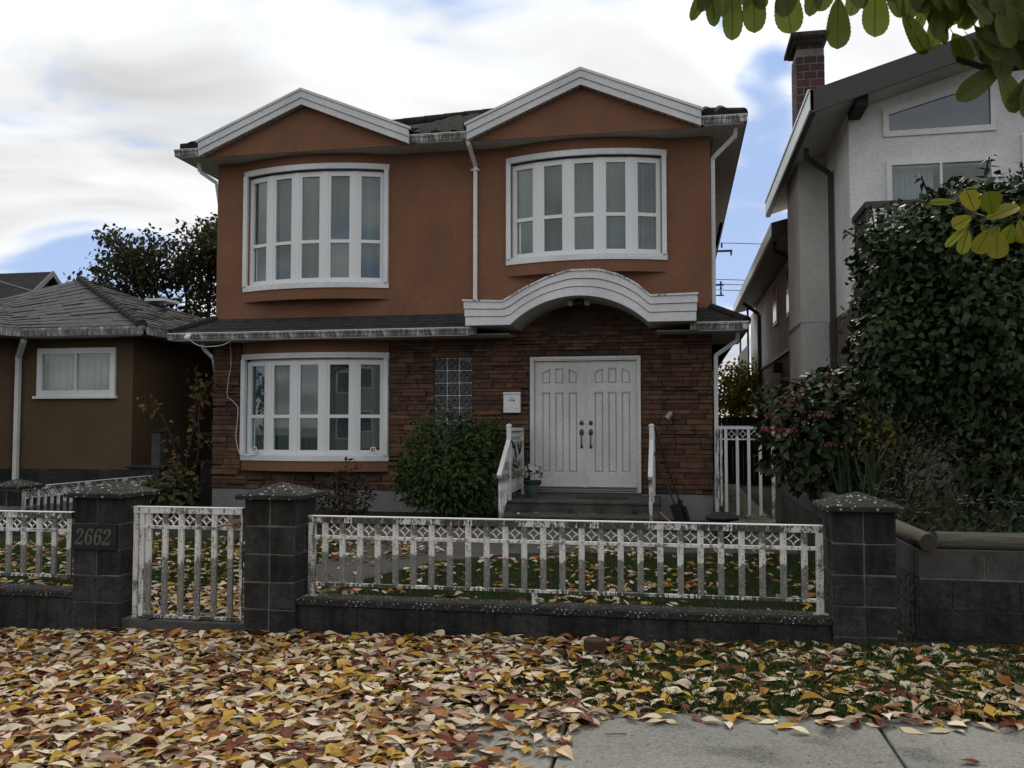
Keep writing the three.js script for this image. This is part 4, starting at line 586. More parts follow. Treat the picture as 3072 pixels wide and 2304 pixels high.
// ======================= retaining wall and raised bed =======================
{
  const t = thing('retaining_wall', 'dark concrete block retaining wall holding up the neighbouring garden', 'wall', [3, 0, -6.3]), r = rng(31);
  obj('core', [box(1.54, 8, -0.2, 0.655, -6.4, -6.21), box(1.54, 1.73, -0.2, 0.655, -14, -6.4)], M.mortar, t);
  const lev = [0.66, 0.472, 0.27, 0.07, -0.13];
  for (let k = 0; k < 4; k++) { for (let i = 0; i < 9; i++) { const x0 = 1.53 + Math.max(0, i * 0.405 - (k % 2) * 0.2), x1 = 1.53 + (i + 1) * 0.405 - (k % 2) * 0.2; obj('block', box(x0 + 0.002, x1 - 0.002, lev[k + 1] + 0.002, lev[k] - (k === 1 ? 0.009 : 0.002), -6.3, -6.2 + (k ? 0 : -0.006), 0.004), k === 0 ? mat2() : M.block[Math.floor(r() * 3)], t); } for (let i = 0; i < 19; i++) { const z = -6.3 - i * 0.405; obj('block', box(1.53, 1.6, lev[k + 1] + 0.002, lev[k] - (k === 1 ? 0.009 : 0.002), z - 0.403, z, 0.004), k === 0 ? mat2() : M.block[Math.floor(r() * 3)], t); } }
  function mat2() { return r() < 0.5 ? M.upperBlockA : M.upperBlockB; }
}
{
  const lg = (name, label, p, q) => { const t = thing(name, label, 'log', [(p[0] + q[0]) / 2, p[1] - 0.06, (p[2] + q[2]) / 2], 'round log edging on the retaining wall'); obj('log', cone(p, q, 0.056, 0.058, 18), M.log, t); const d = new THREE.Vector3(q[0] - p[0], 0, q[2] - p[2]).normalize().multiplyScalar(0.004); const eg = mat([0.05, 0.04, 0.03], { map: blotch }); obj('end_grain', cone([p[0] - d.x, p[1], p[2] - d.z], p, 0.05, 0.052, 18), eg, t); obj('end_grain', cone(q, [q[0] + d.x, q[1], q[2] + d.z], 0.052, 0.05, 18), eg, t); };
  lg('edging_log', 'weathered log edging running back beside the end pillar', [1.585, 0.712, -6.14], [1.585, 0.712, -9.9]);
  lg('edging_log', 'weathered log edging farther back toward the side gate', [1.585, 0.712, -9.91], [1.585, 0.712, -13.5]);
  lg('edging_log', 'weathered log edging facing the pavement on the retaining wall', [1.66, 0.712, -6.27], [5.4, 0.712, -6.27]);
}
structure('raised_bed', box(1.72, 9, 0.3, 0.62, -12.9, -6.38), M.soil, 'dark soil of the raised garden behind the retaining wall');

// ======================= shingle helper =======================
function shingles(parent, corners, rows, pw, m, seed, asParts, name = 'shingle') { // corners: eaveL, eaveR, topR, topL
  const [a, b, c, d] = corners.map((p) => new THREE.Vector3(...p)), n = b.clone().sub(a).cross(d.clone().sub(a)).normalize(); if (n.y < 0) n.negate();
  const r = rng(seed), rest = [];
  for (let k = 0; k < rows; k++) {
    const t0 = k / rows, t1 = (k + 1.25) / rows, L0 = a.clone().lerp(d, t0), R0 = b.clone().lerp(c, t0), L1 = a.clone().lerp(d, t1), R1 = b.clone().lerp(c, t1), len = L0.distanceTo(R0); if (len < 0.15) continue;
    let s = -r() * pw * 0.5; while (s < len) { const w = pw * (0.55 + r() * 0.9), u0 = clamp(s / len), u1 = clamp((s + w) / len); s += w + 0.006; if (u1 - u0 < 0.004) continue; const lift = 0.012 + r() * 0.022, drop = (r() - 0.5) * 0.03; const P = (u, t, h) => { const q = t ? L1.clone().lerp(R1, u) : L0.clone().lerp(R0, u).addScaledVector(d.clone().sub(a).normalize(), drop); return q.addScaledVector(n, h).toArray(); };
      const A = P(u0, 0, lift), B = P(u1, 0, lift), C = P(u1, 1, 0.006), D = P(u0, 1, 0.006), A2 = P(u0, 0, lift - 0.016), B2 = P(u1, 0, lift - 0.016);
      const g = quadGeo([A, B, C, D], [A2, B2, B, A], [A2, A, D], [B, B2, C]); if (asParts) obj(name, g, m, parent); else rest.push(g); }
  }
  if (rest.length) obj(name + '_rows', rest, m, parent).userData.kind = 'stuff';
}
function plainWindow(parent, x0, x1, y0, y1, z, panes, fr, m = M.white, pane = M.glass) { // faces +z
  const holes = []; const n = panes, L = (x1 - x0 - fr * 2 + 0.03) / n; for (let i = 0; i < n; i++) holes.push(rect(x0 + fr + i * L, x0 + fr + (i + 1) * L - 0.03, y0 + fr, y1 - fr));
  const w = obj('window', [prismZ(rect(x0, x1, y0, y1), z - 0.03, z + 0.03, holes)], m, parent);
  for (const h of holes) obj('pane', box(h[0][0] - 0.004, h[1][0] + 0.004, h[0][1] - 0.004, h[2][1] + 0.004, z - 0.008, z - 0.002), pane, w); return w;
}
// ======================= brown bungalow on the left =======================
{
  const t = thing('bungalow', 'brown stucco bungalow with a grey hipped shingle roof', 'house', [-12, 0, -18]);
  obj('wall', [prismZ(rect(-11.7, -9.38, 0.72, 3.04), -14.2, -14.0, [rect(-11.2, -9.75, 2.06, 2.81)]), box(-9.58, -9.38, 0.72, 3.04, -22.5, -14.2), prismY([[-11.7, -14.0], [-13.0, -12.2], [-18, -12.2], [-18, -14.0]], 0.72, 3.04), box(-18, -9.58, 0.72, 3.04, -22.5, -22.3)], M.brownStucco, t);
  obj('plinth', [box(-11.65, -9.3, -0.1, 0.72, -22.4, -13.96), prismY([[-11.66, -14.0], [-12.98, -12.24], [-18, -12.24], [-18, -14.0]], -0.1, 0.72)], M.block[0], t);
  obj('ceiling', box(-18, -9.4, 3.04, 3.07, -22.4, -13.9), M.room, t);
  const w = plainWindow(t, -11.25, -9.70, 2.01, 2.86, -13.98, 2, 0.1);
  obj('sill', box(-11.31, -9.665, 1.96, 2.01, -14, -13.92, 0.004), M.white, w);
  const cur = []; for (let i = 0; i < 60; i++) { const x = -11.2 + i * 0.0243; cur.push(box(x, x + 0.0243, 2.02, 2.84, -14.22 + 0.018 * Math.sin(i * 1.1), -14.20 + 0.018 * Math.sin(i * 1.1))); } obj('curtain', cur, mat([0.42, 0.41, 0.36]), w);
  // roof
  const ap = [-13.6, 4.87, -18.2], vt = [-13.95, 4.106, -16.1], eL = [-11.25, 3.17, -13.5], eR = [-8.9, 3.17, -13.5], bR = [-8.9, 3.17, -22.9];
  const roof = obj('roof', [quadGeo([eL, eR, ap, vt], [eR, bR, ap], [vt, ap, [-18, 3.3, -18.5]], [ap, bR, [-18, 3.17, -22.9]], [eL, vt, [-18, 4.3, -15.5], [-12.6, 3.17, -11.7]], [[-12.6, 3.17, -11.7], [-18, 4.3, -15.5], [-18, 3.17, -12.2]])], M.shingleGrey, t);
  shingles(roof, [eL, eR, ap, vt].map((p) => p), 13, 0.42, M.shingleGrey, 41, true);
  shingles(roof, [eR, bR, ap, ap], 24, 0.36, M.shingleGrey, 42, false);
  shingles(roof, [[-12.6, 3.17, -11.7], eL, vt, [-15.2, 4.1, -14.5]], 13, 0.36, M.shingleGrey, 43, false);
  for (let k = 0; k < 18; k++) { const f = (s) => [lerp(eR[0], ap[0], s), lerp(eR[1], ap[1], s) + 0.02, lerp(eR[2], ap[2], s)]; obj('hip_shingle', cone(f(k / 18), f((k + 1.3) / 18), 0.1, 0.08, 6), M.shingle, roof); }
  const prof = (z, y) => [[z - 0.12, y], [z - 0.04, y], [z - 0.015, y + 0.06], [z, y + 0.1], [z, y + 0.14], [z - 0.02, y + 0.14], [z - 0.12, y + 0.02]];
  obj('gutter', [prismX(prof(-13.46, 3.03), -11.29, -8.86), box(-8.96, -8.86, 3.03, 3.17, -22.9, -13.5), beam([-11.2, 3.1, -13.52], [-12.6, 3.1, -11.68], 0.1, 0.14)], M.gutter, t);
  obj('soffit', [box(-11.3, -8.9, 3.0, 3.03, -14.0, -13.5), box(-9.38, -8.9, 3.0, 3.03, -22.9, -14), prismY([[-11.7, -14.0], [-11.25, -13.5], [-12.6, -11.7], [-13.2, -12.2]], 3.0, 3.03)], M.brownMetal, t);
  obj('downpipe', [beam([-11.22, 3.04, -13.56], [-11.24, 2.95, -13.6], 0.08, 0.07, [0, 0, 1]), beam([-11.24, 2.98, -13.6], [-11.58, 2.72, -13.9], 0.08, 0.07, [0, 0, 1]), beam([-11.6, 2.74, -13.92], [-11.6, 0.5, -13.92], 0.08, 0.07, [0, 0, 1])], M.white, t);
  for (const b of [[-12.2, -11.7, 4.4, 4.46, -19.2, -18.6], [-9.75, -9.35, 3.5, 3.56, -18.0, -17.5], [-9.5, -9.25, 3.36, 3.39, -17.4, -17.1]]) obj('roof_vent', box(...b), M.paleMetal, roof);
}
{ // garden divider beside the bungalow
  const t = thing('divider_wall', 'dark block wall with a square post beside the bungalow corner', 'wall', [-8.85, 0, -13.9]), g = M.block;
  for (let k = 0; k < 4; k++) obj('block', box(-9.25, -8.66, k * 0.19, k * 0.19 + 0.186, -14.1, -13.72, 0.005), g[k % 3], t);
  obj('coping', box(-9.28, -8.63, 0.76, 0.8, -14.13, -13.69, 0.005), g[1], t); obj('post', box(-8.86, -8.7, 0.8, 1.37, -13.95, -13.79, 0.006), mat([0.1, 0.095, 0.09], { map: blotch }), t); obj('post_cap', box(-8.9, -8.66, 1.37, 1.41, -13.98, -13.76, 0.006), M.block[0], t);
  const d = thing('trellis', 'dark wooden trellis screen in the gap between the houses', 'trellis', [-8.3, 0, -15.2]);
  obj('top_rail', box(-8.75, -7.95, 1.3, 1.36, -15.2, -15.14), M.darkWood, d); obj('bottom_rail', box(-8.75, -7.95, 0.78, 0.84, -15.2, -15.14), M.darkWood, d); obj('board', box(-8.75, -7.95, 0.0, 0.775, -15.22, -15.2), M.darkWood, d);
  for (let i = 0; i < 9; i++) { const x = -8.72 + i * 0.09; obj('lath', beam([x, 0.84, -15.16], [Math.min(x + 0.4, -7.95), 1.3, -15.16], 0.02, 0.01), M.darkWood, d); obj('lath', beam([x, 1.3, -15.15], [Math.min(x + 0.4, -7.95), 0.84, -15.15], 0.02, 0.01), M.darkWood, d); }
}
{ // gabled house far behind the bungalow
  const t = thing('distant_house', 'dark roofed gabled house rising behind the bungalow', 'house', [-30, 0, -30]);
  obj('wall', [prismX([[-27.6, 0], [-32.4, 0], [-32.4, 5.2], [-30, 7.2], [-27.6, 5.2]], -38, -24.0)], mat([0.1, 0.095, 0.095]), t);
  const roof = obj('roof', [prismX([[-27.1, 4.78], [-30, 7.33], [-32.9, 4.78], [-32.9, 4.9], [-30, 7.45], [-27.1, 4.9]], -38.2, -23.62)], M.shingle, t);
  obj('barge_board', [prismX([[-27.1, 4.7], [-30, 7.27], [-32.9, 4.7], [-32.9, 4.93], [-30, 7.48], [-27.1, 4.93]], -23.62, -23.56)], mat([0.22, 0.22, 0.22]), roof);
}
// ======================= white house on the right =======================
{
  const t = thing('white_house', 'white stucco house with a brown fascia and brick chimney above the raised garden', 'house', [4.5, 0, -19]);
  const sy = (x) => 5.66 + 0.304 * (x - 1.8);
  const trapO = [[2.85, 5.49], [4.31, 5.50], [4.31, 6.27], [2.85, 5.88]], trapI = [[2.93, 5.57], [4.24, 5.58], [4.24, 6.17], [2.93, 5.80]];
  const slideO = rect(2.885, 4.30, 4.0, 5.155);
  obj('front_wall', [prismZ([[2.4, 3.2], [8, 3.2], [8, sy(8) + 0.1], [2.4, sy(2.4) + 0.1]], -13.1, -12.9, [trapI, rect(2.95, 4.25, 4.05, 5.09)])], M.whiteStucco, t);
  obj('lower_wall', [box(2.4, 8, 0.3, 3.2, -13.1, -12.92), box(2.4, 2.6, 0.3, 3.13, -15.5, -13.1)], mat([0.2, 0.155, 0.14], { map: blotch, bumpMap: stuccoBump, bumpScale: 0.01 }), t);
  obj('side_wall', [box(2.4, 2.6, 3.13, 5.9, -18.1, -13.1), box(2.4, 2.6, 3.13, 5.12, -30, -18.1), box(2.6, 8, 0.3, 5.1, -30, -29.8)], M.whiteStucco, t);
  obj('floor_slab', [box(2.6, 8, 3.1, 3.2, -29.8, -13.1), box(2.6, 8, 5.1, 5.14, -29.8, -18.1), box(7.8, 8, 0.3, 7.4, -29.8, -13.1), box(2.6, 7.8, 5.1, 7.4, -18.25, -18.1)], M.room, t);
  obj('rear_lower_wall', box(2.4, 2.6, 0.3, 3.13, -30, -15.5), M.tanStucco, t); obj('band_course', [box(2.36, 2.4, 3.1, 3.16, -30, -15.7)], M.brownMetal, t);
  const roof = obj('roof', [prismZ([[1.83, 5.70], [8.4, sy(8.4) + 0.04], [8.4, sy(8.4) + 0.3], [1.83, 5.97]], -18.2, -12.24)], M.soffit, t);
  obj('front_fascia', prismZ([[1.79, 5.66], [8.4, sy(8.4)], [8.4, sy(8.4) + 0.31], [1.79, 5.975]], -12.24, -12.2), M.brownMetal, roof);
  obj('eave_fascia', [box(1.775, 1.83, 5.70, 5.97, -18.2, -12.2), box(1.76, 1.80, 5.945, 5.985, -18.2, -12.2)], M.paleMetal, roof); obj('eave_trim', box(1.778, 1.86, 5.66, 5.70, -18.2, -12.24), M.brownMetal, roof);
  obj('beam_end', box(2.39, 2.56, 5.76, 6.0, -12.9, -12.35, 0.01), M.darkWood, roof);
  const tr = obj('window', prismZ(trapO, -12.93, -12.87, [trapI]), M.white, t, 'slanted top window under the rake'); obj('pane', prismZ(trapI, -12.91, -12.904), mat([0.06, 0.09, 0.135], { roughness: 0.06, clearcoat: 1 }), tr);
  const sl = plainWindow(t, 2.885, 4.30, 4.0, 5.155, -12.9, 2, 0.07); obj('blind', [...seq(2.96, 8, 0.075).map((x) => box(x, x + 0.07, 4.05, 5.1, -13.14, -13.135))], mat([0.3, 0.34, 0.38]), sl);
  obj('door_trim', [box(4.62, 4.75, 4.0, 5.3, -12.92, -12.86), box(4.62, 5.4, 5.3, 5.42, -12.92, -12.86), box(4.62, 5.4, 5.72, 5.95, -12.92, -12.86)], M.white, t);
  // balcony
  const bal = obj('balcony', [box(2.42, 8, 3.2, 3.36, -12.88, -12.0)], M.brownMetal, t); obj('rail', [box(2.42, 8, 4.3, 4.38, -12.06, -12.0), box(2.42, 2.48, 4.3, 4.38, -12.9, -12.06)], M.brownMetal, bal);
  for (let i = 0; i < 30; i++) obj('picket', box(2.45 + i * 0.12, 2.475 + i * 0.12, 3.36, 4.3, -12.05, -12.02), M.brownMetal, bal); for (let i = 0; i < 7; i++) obj('picket', box(2.44, 2.465, 3.36, 4.3, -12.85 + i * 0.115, -12.825 + i * 0.115), M.brownMetal, bal);
  // chimney breast and stack
  obj('chimney_breast', [box(1.967, 2.4, 0.3, 5.95, -16.3, -14.8), box(1.955, 2.4, 3.14, 3.19, -16.31, -14.79)], M.dirtyStucco, t);
  const ch = obj('chimney', [box(1.967, 2.396, 5.9, 7.62, -15.44, -14.806), box(2.0, 2.36, 7.62, 7.76, -15.42, -14.83)], mat([0.24, 0.21, 0.195], { map: blotch }), t, 'red brick chimney'), r = rng(77);
  const bh = 0.113; for (let k = 0; k < 14; k++) { const y = 5.99 + k * (bh + 0.014), inset = k > 11 ? 0.022 : 0, x0 = 1.963 + inset, x1 = 2.402 - inset, off = (k % 2) * 0.1; const cuts = [x0, ...[0.21, 0.42].map((q) => x0 + q - off).filter((q) => q > x0 + 0.04 && q < x1 - 0.04), x1]; if (k > 11) cuts.splice(1, cuts.length - 2, (x0 + x1) / 2); for (let i = 1; i < cuts.length; i++) obj('brick', box(cuts[i - 1] + (i > 1 ? 0.007 : 0), cuts[i] - (i < cuts.length - 1 ? 0.007 : 0), y, y + bh, -14.86, -14.8 - inset, 0.004), M.brick[Math.floor(r() * 3)], ch); for (let i = 0; i < 3; i++) obj('brick', box(x0, x0 + 0.05, y, y + bh, -15.445 + inset + i * 0.19 + 0.014, -15.445 + inset + (i + 1) * 0.19 + (i === 2 ? 0.01 : 0), 0.004), M.brick[Math.floor(r() * 3)], ch); }
  obj('cap', [box(1.86, 2.46, 7.77, 7.84, -15.6, -14.6, 0.01), box(1.92, 2.42, 7.72, 7.77, -15.5, -14.72)], M.block[1], ch);
  obj('downpipe', [beam([1.95, 5.66, -13.75], [1.95, 5.5, -13.8], 0.07, 0.06, [0, 0, 1]), beam([1.95, 5.53, -13.78], [2.32, 5.36, -14.1], 0.07, 0.06, [0, 0, 1]), beam([2.345, 5.38, -14.12], [2.345, 0.7, -14.12], 0.075, 0.065, [0, 0, 1])], M.brownMetal, t, 'dark brown downpipe beside the chimney breast');
  // rear wing
  const rw = obj('rear_roof', [prismZ([[1.83, 5.09], [8.4, 6.6], [8.4, 6.9], [1.83, 5.32]], -29, -17.3)], M.soffit, t); obj('eave_fascia', box(1.775, 1.83, 5.08, 5.33, -29, -17.25), M.paleMetal, rw); obj('front_fascia', prismZ([[1.79, 5.06], [2.6, 5.25], [2.6, 5.53], [1.79, 5.335]], -17.3, -17.24), M.brownMetal, rw);
  for (const [z, y0, y1, w] of [[-22.3, 3.95, 4.98, 0.9], [-19.6, 3.85, 4.95, 0.8], [-24.6, 2.2, 2.68, 0.8], [-28.0, 1.7, 2.4, 0.9]]) { const wn = obj('window', [box(2.36, 2.4, y0, y1, z - w / 2, z + w / 2)], M.white, t); obj('pane', box(2.352, 2.36, y0 + 0.08, y1 - 0.08, z - w / 2 + 0.09, z + w / 2 - 0.09), mat([0.05, 0.06, 0.07], { roughness: 0.1 }), wn); }
  obj('downpipe', [beam([1.9, 5.08, -17.8], [1.9, 4.9, -17.85], 0.07, 0.06, [0, 0, 1]), beam([1.9, 4.92, -17.85], [2.34, 4.75, -18.2], 0.07, 0.06, [0, 0, 1])], M.brownMetal, t); obj('downpipe', [beam([2.34, 4.7, -26.3], [2.34, 0.5, -26.3], 0.1, 0.09, [0, 0, 1]), beam([1.9, 5.05, -26.3], [2.34, 4.72, -26.3], 0.09, 0.08, [0, 0, 1])], M.brownMetal, t);
  obj('vent_hood', [box(2.2, 2.4, 2.74, 2.95, -21.6, -21.2)], M.dark, t);
  const rb = obj('rear_balcony', [box(2.1, 2.4, 2.86, 2.96, -31.8, -27.4), box(2.1, 2.14, 2.96, 3.95, -31.8, -27.4)], M.brownMetal, t); obj('post', [box(2.1, 2.16, 3.95, 5.1, -31.0, -30.94), box(2.1, 2.16, 3.95, 5.1, -27.7, -27.64)], M.brownMetal, rb);
}
{ // board fence closing the passage
  const t = thing('board_fence', 'dark board fence at the far end of the passage', 'fence', [1.5, 0, -24.5]); for (let i = 0; i < 12; i++) obj('board', box(0.75 + i * 0.14, 0.885 + i * 0.14, 0, 1.72 + (i % 3) * 0.01, -24.55, -24.52), M.darkWood, t);
}
{ // utility pole
  const t = thing('utility_pole', 'utility pole with crossarm and insulators behind the house', 'pole', [1.12, 0, -28]);
  obj('pole', cone([1.1, 0, -28], [1.1, 9, -28], 0.14, 0.1, 10), mat([0.16, 0.14, 0.12]), t); obj('crossarm', [beam([0.2, 6.93, -28], [1.72, 6.93, -28], 0.06, 0.06), beam([1.1, 5.87, -28.02], [1.45, 5.87, -28.02], 0.04, 0.04), beam([1.1, 5.55, -28.02], [1.45, 5.55, -28.02], 0.04, 0.04)], M.dark, t);
  for (const [x, y] of [[1.68, 6.78], [1.4, 7.03], [1.36, 5.84], [1.36, 5.69], [1.36, 5.53]]) obj('insulator', lathe([[0, 0], [0.035, 0.01], [0.02, 0.05], [0.04, 0.07], [0.02, 0.11], [0.035, 0.13], [0, 0.16]], 10, x, y, -28), M.dark, t);
  for (const [y, y2] of [[7.2, 7.5], [6.05, 6.3], [5.9, 6.0], [5.72, 5.8]]) tag(obj('power_line', tube([[1.0, y + 0.02, -28.05], [6, y - 0.15, -28.5], [14, y2, -29]], 0.011, 4, true), M.dark), 'thin power line crossing the sky gap at ' + ({ 7.2: 'the top', 6.05: 'second highest level', 5.9: 'third level', 5.72: 'the lowest level' })[y], 'power line', 'power lines');
}
tag(obj('service_wire', tube([[-20, 4.9, -24], [-14, 5.25, -24.5], [-7, 5.0, -26]], 0.012, 4, true), M.dark), 'thin wire running behind the bungalow roof past the tree', 'wire');
tag(obj('service_wire', tube([[-24, 7.0, -24], [-17.5, 5.2, -22.5], [-15, 4.9, -21]], 0.012, 4, true), mat([0.3, 0.3, 0.3])), 'pale wire sloping down across the distant dark roof', 'wire');
// ======================= houses across the road (mirrored in the windows) =======================
for (const [x, m, h, lab] of [[-16, [0.3, 0.28, 0.25], 5.2, 'beige house with a dark gabled roof across the road'], [-4, [0.24, 0.2, 0.16], 5.6, 'tan gabled house across the road facing the porch'], [9, [0.34, 0.34, 0.33], 5.0, 'pale grey gabled house across the road']]) {
  const t = thing('house_across_road', lab, 'house', [x, gy(x), 26]), mm = mat(m), y0 = gy(x) - 0.1;
  obj('wall', prismZ([[x - 4.2, y0], [x + 4.2, y0], [x + 4.2, y0 + h], [x, y0 + h + 1.8], [x - 4.2, y0 + h]], 22, 31), mm, t);
  obj('roof', prismZ([[x - 4.8, y0 + h - 0.1], [x, y0 + h + 1.95], [x + 4.8, y0 + h - 0.1], [x + 4.8, y0 + h + 0.05], [x, y0 + h + 2.1], [x - 4.8, y0 + h + 0.05]], 21.4, 31.4), M.shingle, t);
  for (const [a, b] of [[-3, 1], [1, 1], [-3, 3.6], [1, 3.6]]) { const w = obj('window', box(x + a, x + a + 2, y0 + b, y0 + b + 1.3, 21.95, 22), M.white, t); obj('pane', box(x + a + 0.1, x + a + 1.9, y0 + b + 0.1, y0 + b + 1.2, 21.93, 21.95), mat([0.05, 0.06, 0.07], { roughness: 0.1 }), w); }
}
// ======================= trees and shrubs =======================
const V = (x, y, z) => new THREE.Vector3(x, y, z);
function grow(r, p, dir, len, rad, depth, o) {
  const mid = p.clone().addScaledVector(dir, len * 0.5).addScaledVector(randDir(r), len * 0.06), q = p.clone().addScaledVector(dir, len).addScaledVector(randDir(r), len * 0.08);
  o.seg.push(cone(p.toArray(), mid.toArray(), rad, rad * 0.86, o.sides || 6), cone(mid.toArray(), q.toArray(), rad * 0.86, rad * 0.72, o.sides || 6));
  if (depth <= o.leafDepth) o.tips.push(q.clone()); if (depth <= o.leafDepth && depth > 0) o.tips.push(mid.clone());
  if (depth > 0) { const n = o.kids[0] + Math.floor(r() * (o.kids[1] - o.kids[0] + 1)); for (let i = 0; i < n; i++) { const d = dir.clone().multiplyScalar(1 - o.spread * 0.3).addScaledVector(randDir(r), o.spread).add(V(0, o.lift, 0)).normalize(); grow(r, q, d, len * (0.68 + r() * 0.2), rad * 0.66, depth - 1, o); } }
}
function scatter(L, r, c, R, n, size, col, shape = SIMPLE, droop = 0.3, wr = 0.55) {
  for (let i = 0; i < n; i++) { const d = randDir(r), k = Math.pow(r(), 0.4), p = [c.x + d.x * R * k, c.y + d.y * R * k * 0.8, c.z + d.z * R * k], X = randDir(r).add(V(0, -droop, 0)).normalize(), s = size * (0.6 + r() * 0.7); L.add(p, X, randDir(r).add(V(0, 0.6, 0)), s, s * wr, shape, 0.06 * (r() - 0.3), 0.25 * r(), col(r)); }
}
const green = (a, b) => (r) => { const t = r(), j = 0.75 + r() * 0.5; return [lerp(a[0], b[0], t) * j, lerp(a[1], b[1], t) * j, lerp(a[2], b[2], t) * j]; };
{ // tree behind the bungalow
  const t = thing('garden_tree', 'loose dark tree standing behind the bungalow beside the house', 'tree', [-14.3, 0, -26]), r = rng(101), o = { seg: [], tips: [], kids: [2, 3], spread: 0.62, lift: 0.12, leafDepth: 2 };
  grow(r, V(-14.3, 0, -26), V(0, 1, 0), 2.9, 0.24, 0, o); for (let i = 0; i < 6; i++) { const a = i / 6 * 6.28 + r(); grow(r, V(-14.3, 2.6 + r() * 0.5, -26), V(Math.cos(a) * 0.62, 0.95, Math.sin(a) * 0.5).normalize(), 1.7, 0.13, 4, o); }
  obj('trunk', o.seg, M.bark, t); const L = new Leaves(); for (const p of o.tips) scatter(L, r, p, 0.45, 30, 0.17, green([0.03, 0.04, 0.014], [0.07, 0.06, 0.02]), SIMPLE, 0.4, 0.6); for (let i = 0; i < 120; i++) { const d = randDir(r), k = Math.pow(r(), 0.45); scatter(L, r, V(-15.3 + d.x * 2.9 * k, 6.0 + d.y * 2.3 * k, -26 + d.z * 1.4 * k), 0.42, 30, 0.16, green([0.03, 0.04, 0.014], [0.07, 0.06, 0.02]), SIMPLE, 0.4, 0.6); } obj('crown', L.geo(), M.foliage, t).userData.kind = 'stuff';
}
for (const [x, z, n, lab] of [[1.1, -26.5, 90, 'yellow green tree at the end of the passage'], [2.9, -33, 70, 'pale leafy tree behind the rear balcony']]) {
  const t = thing('backyard_tree', lab, 'tree', [x, 0, z]), r = rng(200 + n), o = { seg: [], tips: [], kids: [2, 3], spread: 0.6, lift: 0.1, leafDepth: 2 };
  grow(r, V(x, 0, z), V(0, 1, 0), 0.95, 0.1, 4, o); obj('trunk', o.seg, M.bark, t); const L = new Leaves(); for (const p of o.tips) scatter(L, r, p, 0.4, 18, 0.13, green([0.12, 0.15, 0.02], [0.34, 0.28, 0.03]), SIMPLE, 0.3, 0.6); for (let i = 0; i < 95; i++) scatter(L, r, V(x + (r() - 0.5) * 2.4, 0.9 + r() * 2.3, z + (r() - 0.5)), 0.4, 34, 0.13, green([0.1, 0.14, 0.02], [0.3, 0.25, 0.03]), SIMPLE, 0.3, 0.6); obj('crown', L.geo(), M.foliage, t).userData.kind = 'stuff';
}
// bare street trees across the road: their branches show in the window panes
for (const [x, z, s, lab] of [[-9, 15.5, 1, 'bare branched street tree across the road opposite the larger bow window'], [1.5, 15.8, 2, 'bare branched street tree across the road opposite the porch'], [-4.5, 8.5, 3, 'bare branched street tree at the near kerb behind the camera']]) {
  const t = thing('street_tree', lab, 'tree', [x, gy(x), z], 'bare street trees'), r = rng(300 + s), o = { seg: [], tips: [], kids: [2, 3], spread: 0.55, lift: 0.16, leafDepth: 0, sides: 5 };
  grow(r, V(x, gy(x) - 0.1, z), V(0, 1, 0), 2.0, 0.17, 6, o); obj('trunk', o.seg, M.bark, t);
}
// ---- shrubs: stems plus foliage
function shrub(name, label, base, c, R, n, size, col, m, seed, opt = {}) {
  const t = thing(name, label, opt.cat || 'bush', base, opt.group), r = rng(seed), L = new Leaves(), seg = [], parts = [];
  for (let i = 0; i < (opt.stems || 14); i++) { const d = randDir(r); const e = V(c[0] + d.x * R[0] * 0.7, c[1] + Math.abs(d.y) * R[1] * 0.7, c[2] + d.z * R[2] * 0.7), b = V(base[0] + (r() - 0.5) * 0.2, base[1], base[2] + (r() - 0.5) * 0.2), m1 = b.clone().lerp(e, 0.5).add(V((r() - 0.5) * 0.1, 0.1, 0)); seg.push(tube([b.toArray(), m1.toArray(), e.toArray()], opt.stemR || 0.008, 5, true, 6)); }
  obj('stem', seg, opt.stemMat || M.bark, t);
  const la = opt.lump || 0.5, lump = (d) => 1.03 - la * 0.5 + la * fbm(d.x * 2.6 + 10, d.y * 2.6 + d.z * 2.1 + 20, seed, 4);
  for (let i = 0; i < n; i++) {
    const d = randDir(r); if (opt.hemi && d.y < -0.2) d.y *= -0.4; const k = lump(d) * Math.pow(r(), opt.fill || 0.22), p = [c[0] + d.x * R[0] * k, c[1] + d.y * R[1] * k, c[2] + d.z * R[2] * k];
    if (p[1] < base[1] + 0.03) continue; const X = d.clone().multiplyScalar(0.5).addScaledVector(randDir(r), 0.7).add(V(0, -(opt.droop ?? 0.35), 0)).normalize(), Y = d.clone().add(V(0, 0.7, 0)).addScaledVector(randDir(r), 0.45), s = size * (0.55 + r() * 0.75), cc = col(r);
    if (opt.parts && d.z > -0.1 && k > 0.72 && parts.length < opt.parts && r() < 0.5) { const q = new Leaves(); q.add(p, X, Y, s * 1.1, s * (opt.wr || 0.55) * 1.1, opt.shape || SIMPLE, 0.12 * (r() - 0.3), 0.3 * r(), cc); parts.push(q); } else L.add(p, X, Y, s, s * (opt.wr || 0.55), opt.shape || SIMPLE, 0.1 * (r() - 0.3), 0.3 * r(), cc);
  }
  for (const [lc, lr, ln] of opt.lobes || []) for (let i = 0; i < ln; i++) { const d = randDir(r), k = lump(d) * Math.pow(r(), 0.35), s = size * (0.55 + r() * 0.75); L.add([lc[0] + d.x * lr[0] * k, lc[1] + d.y * lr[1] * k, lc[2] + d.z * lr[2] * k], randDir(r).addScaledVector(d, 0.5).add(V(0, -(opt.droop ?? 0.35), 0)).normalize(), d.clone().add(V(0, 0.7, 0)).addScaledVector(randDir(r), 0.45), s, s * (opt.wr || 0.55), opt.shape || SIMPLE, 0.1 * (r() - 0.3), 0.3 * r(), col(r)); }
  obj('foliage', L.geo(), m, t).userData.kind = 'stuff';
  for (const q of parts) obj('leaf', q.geo(), m, t);
  return t;
}
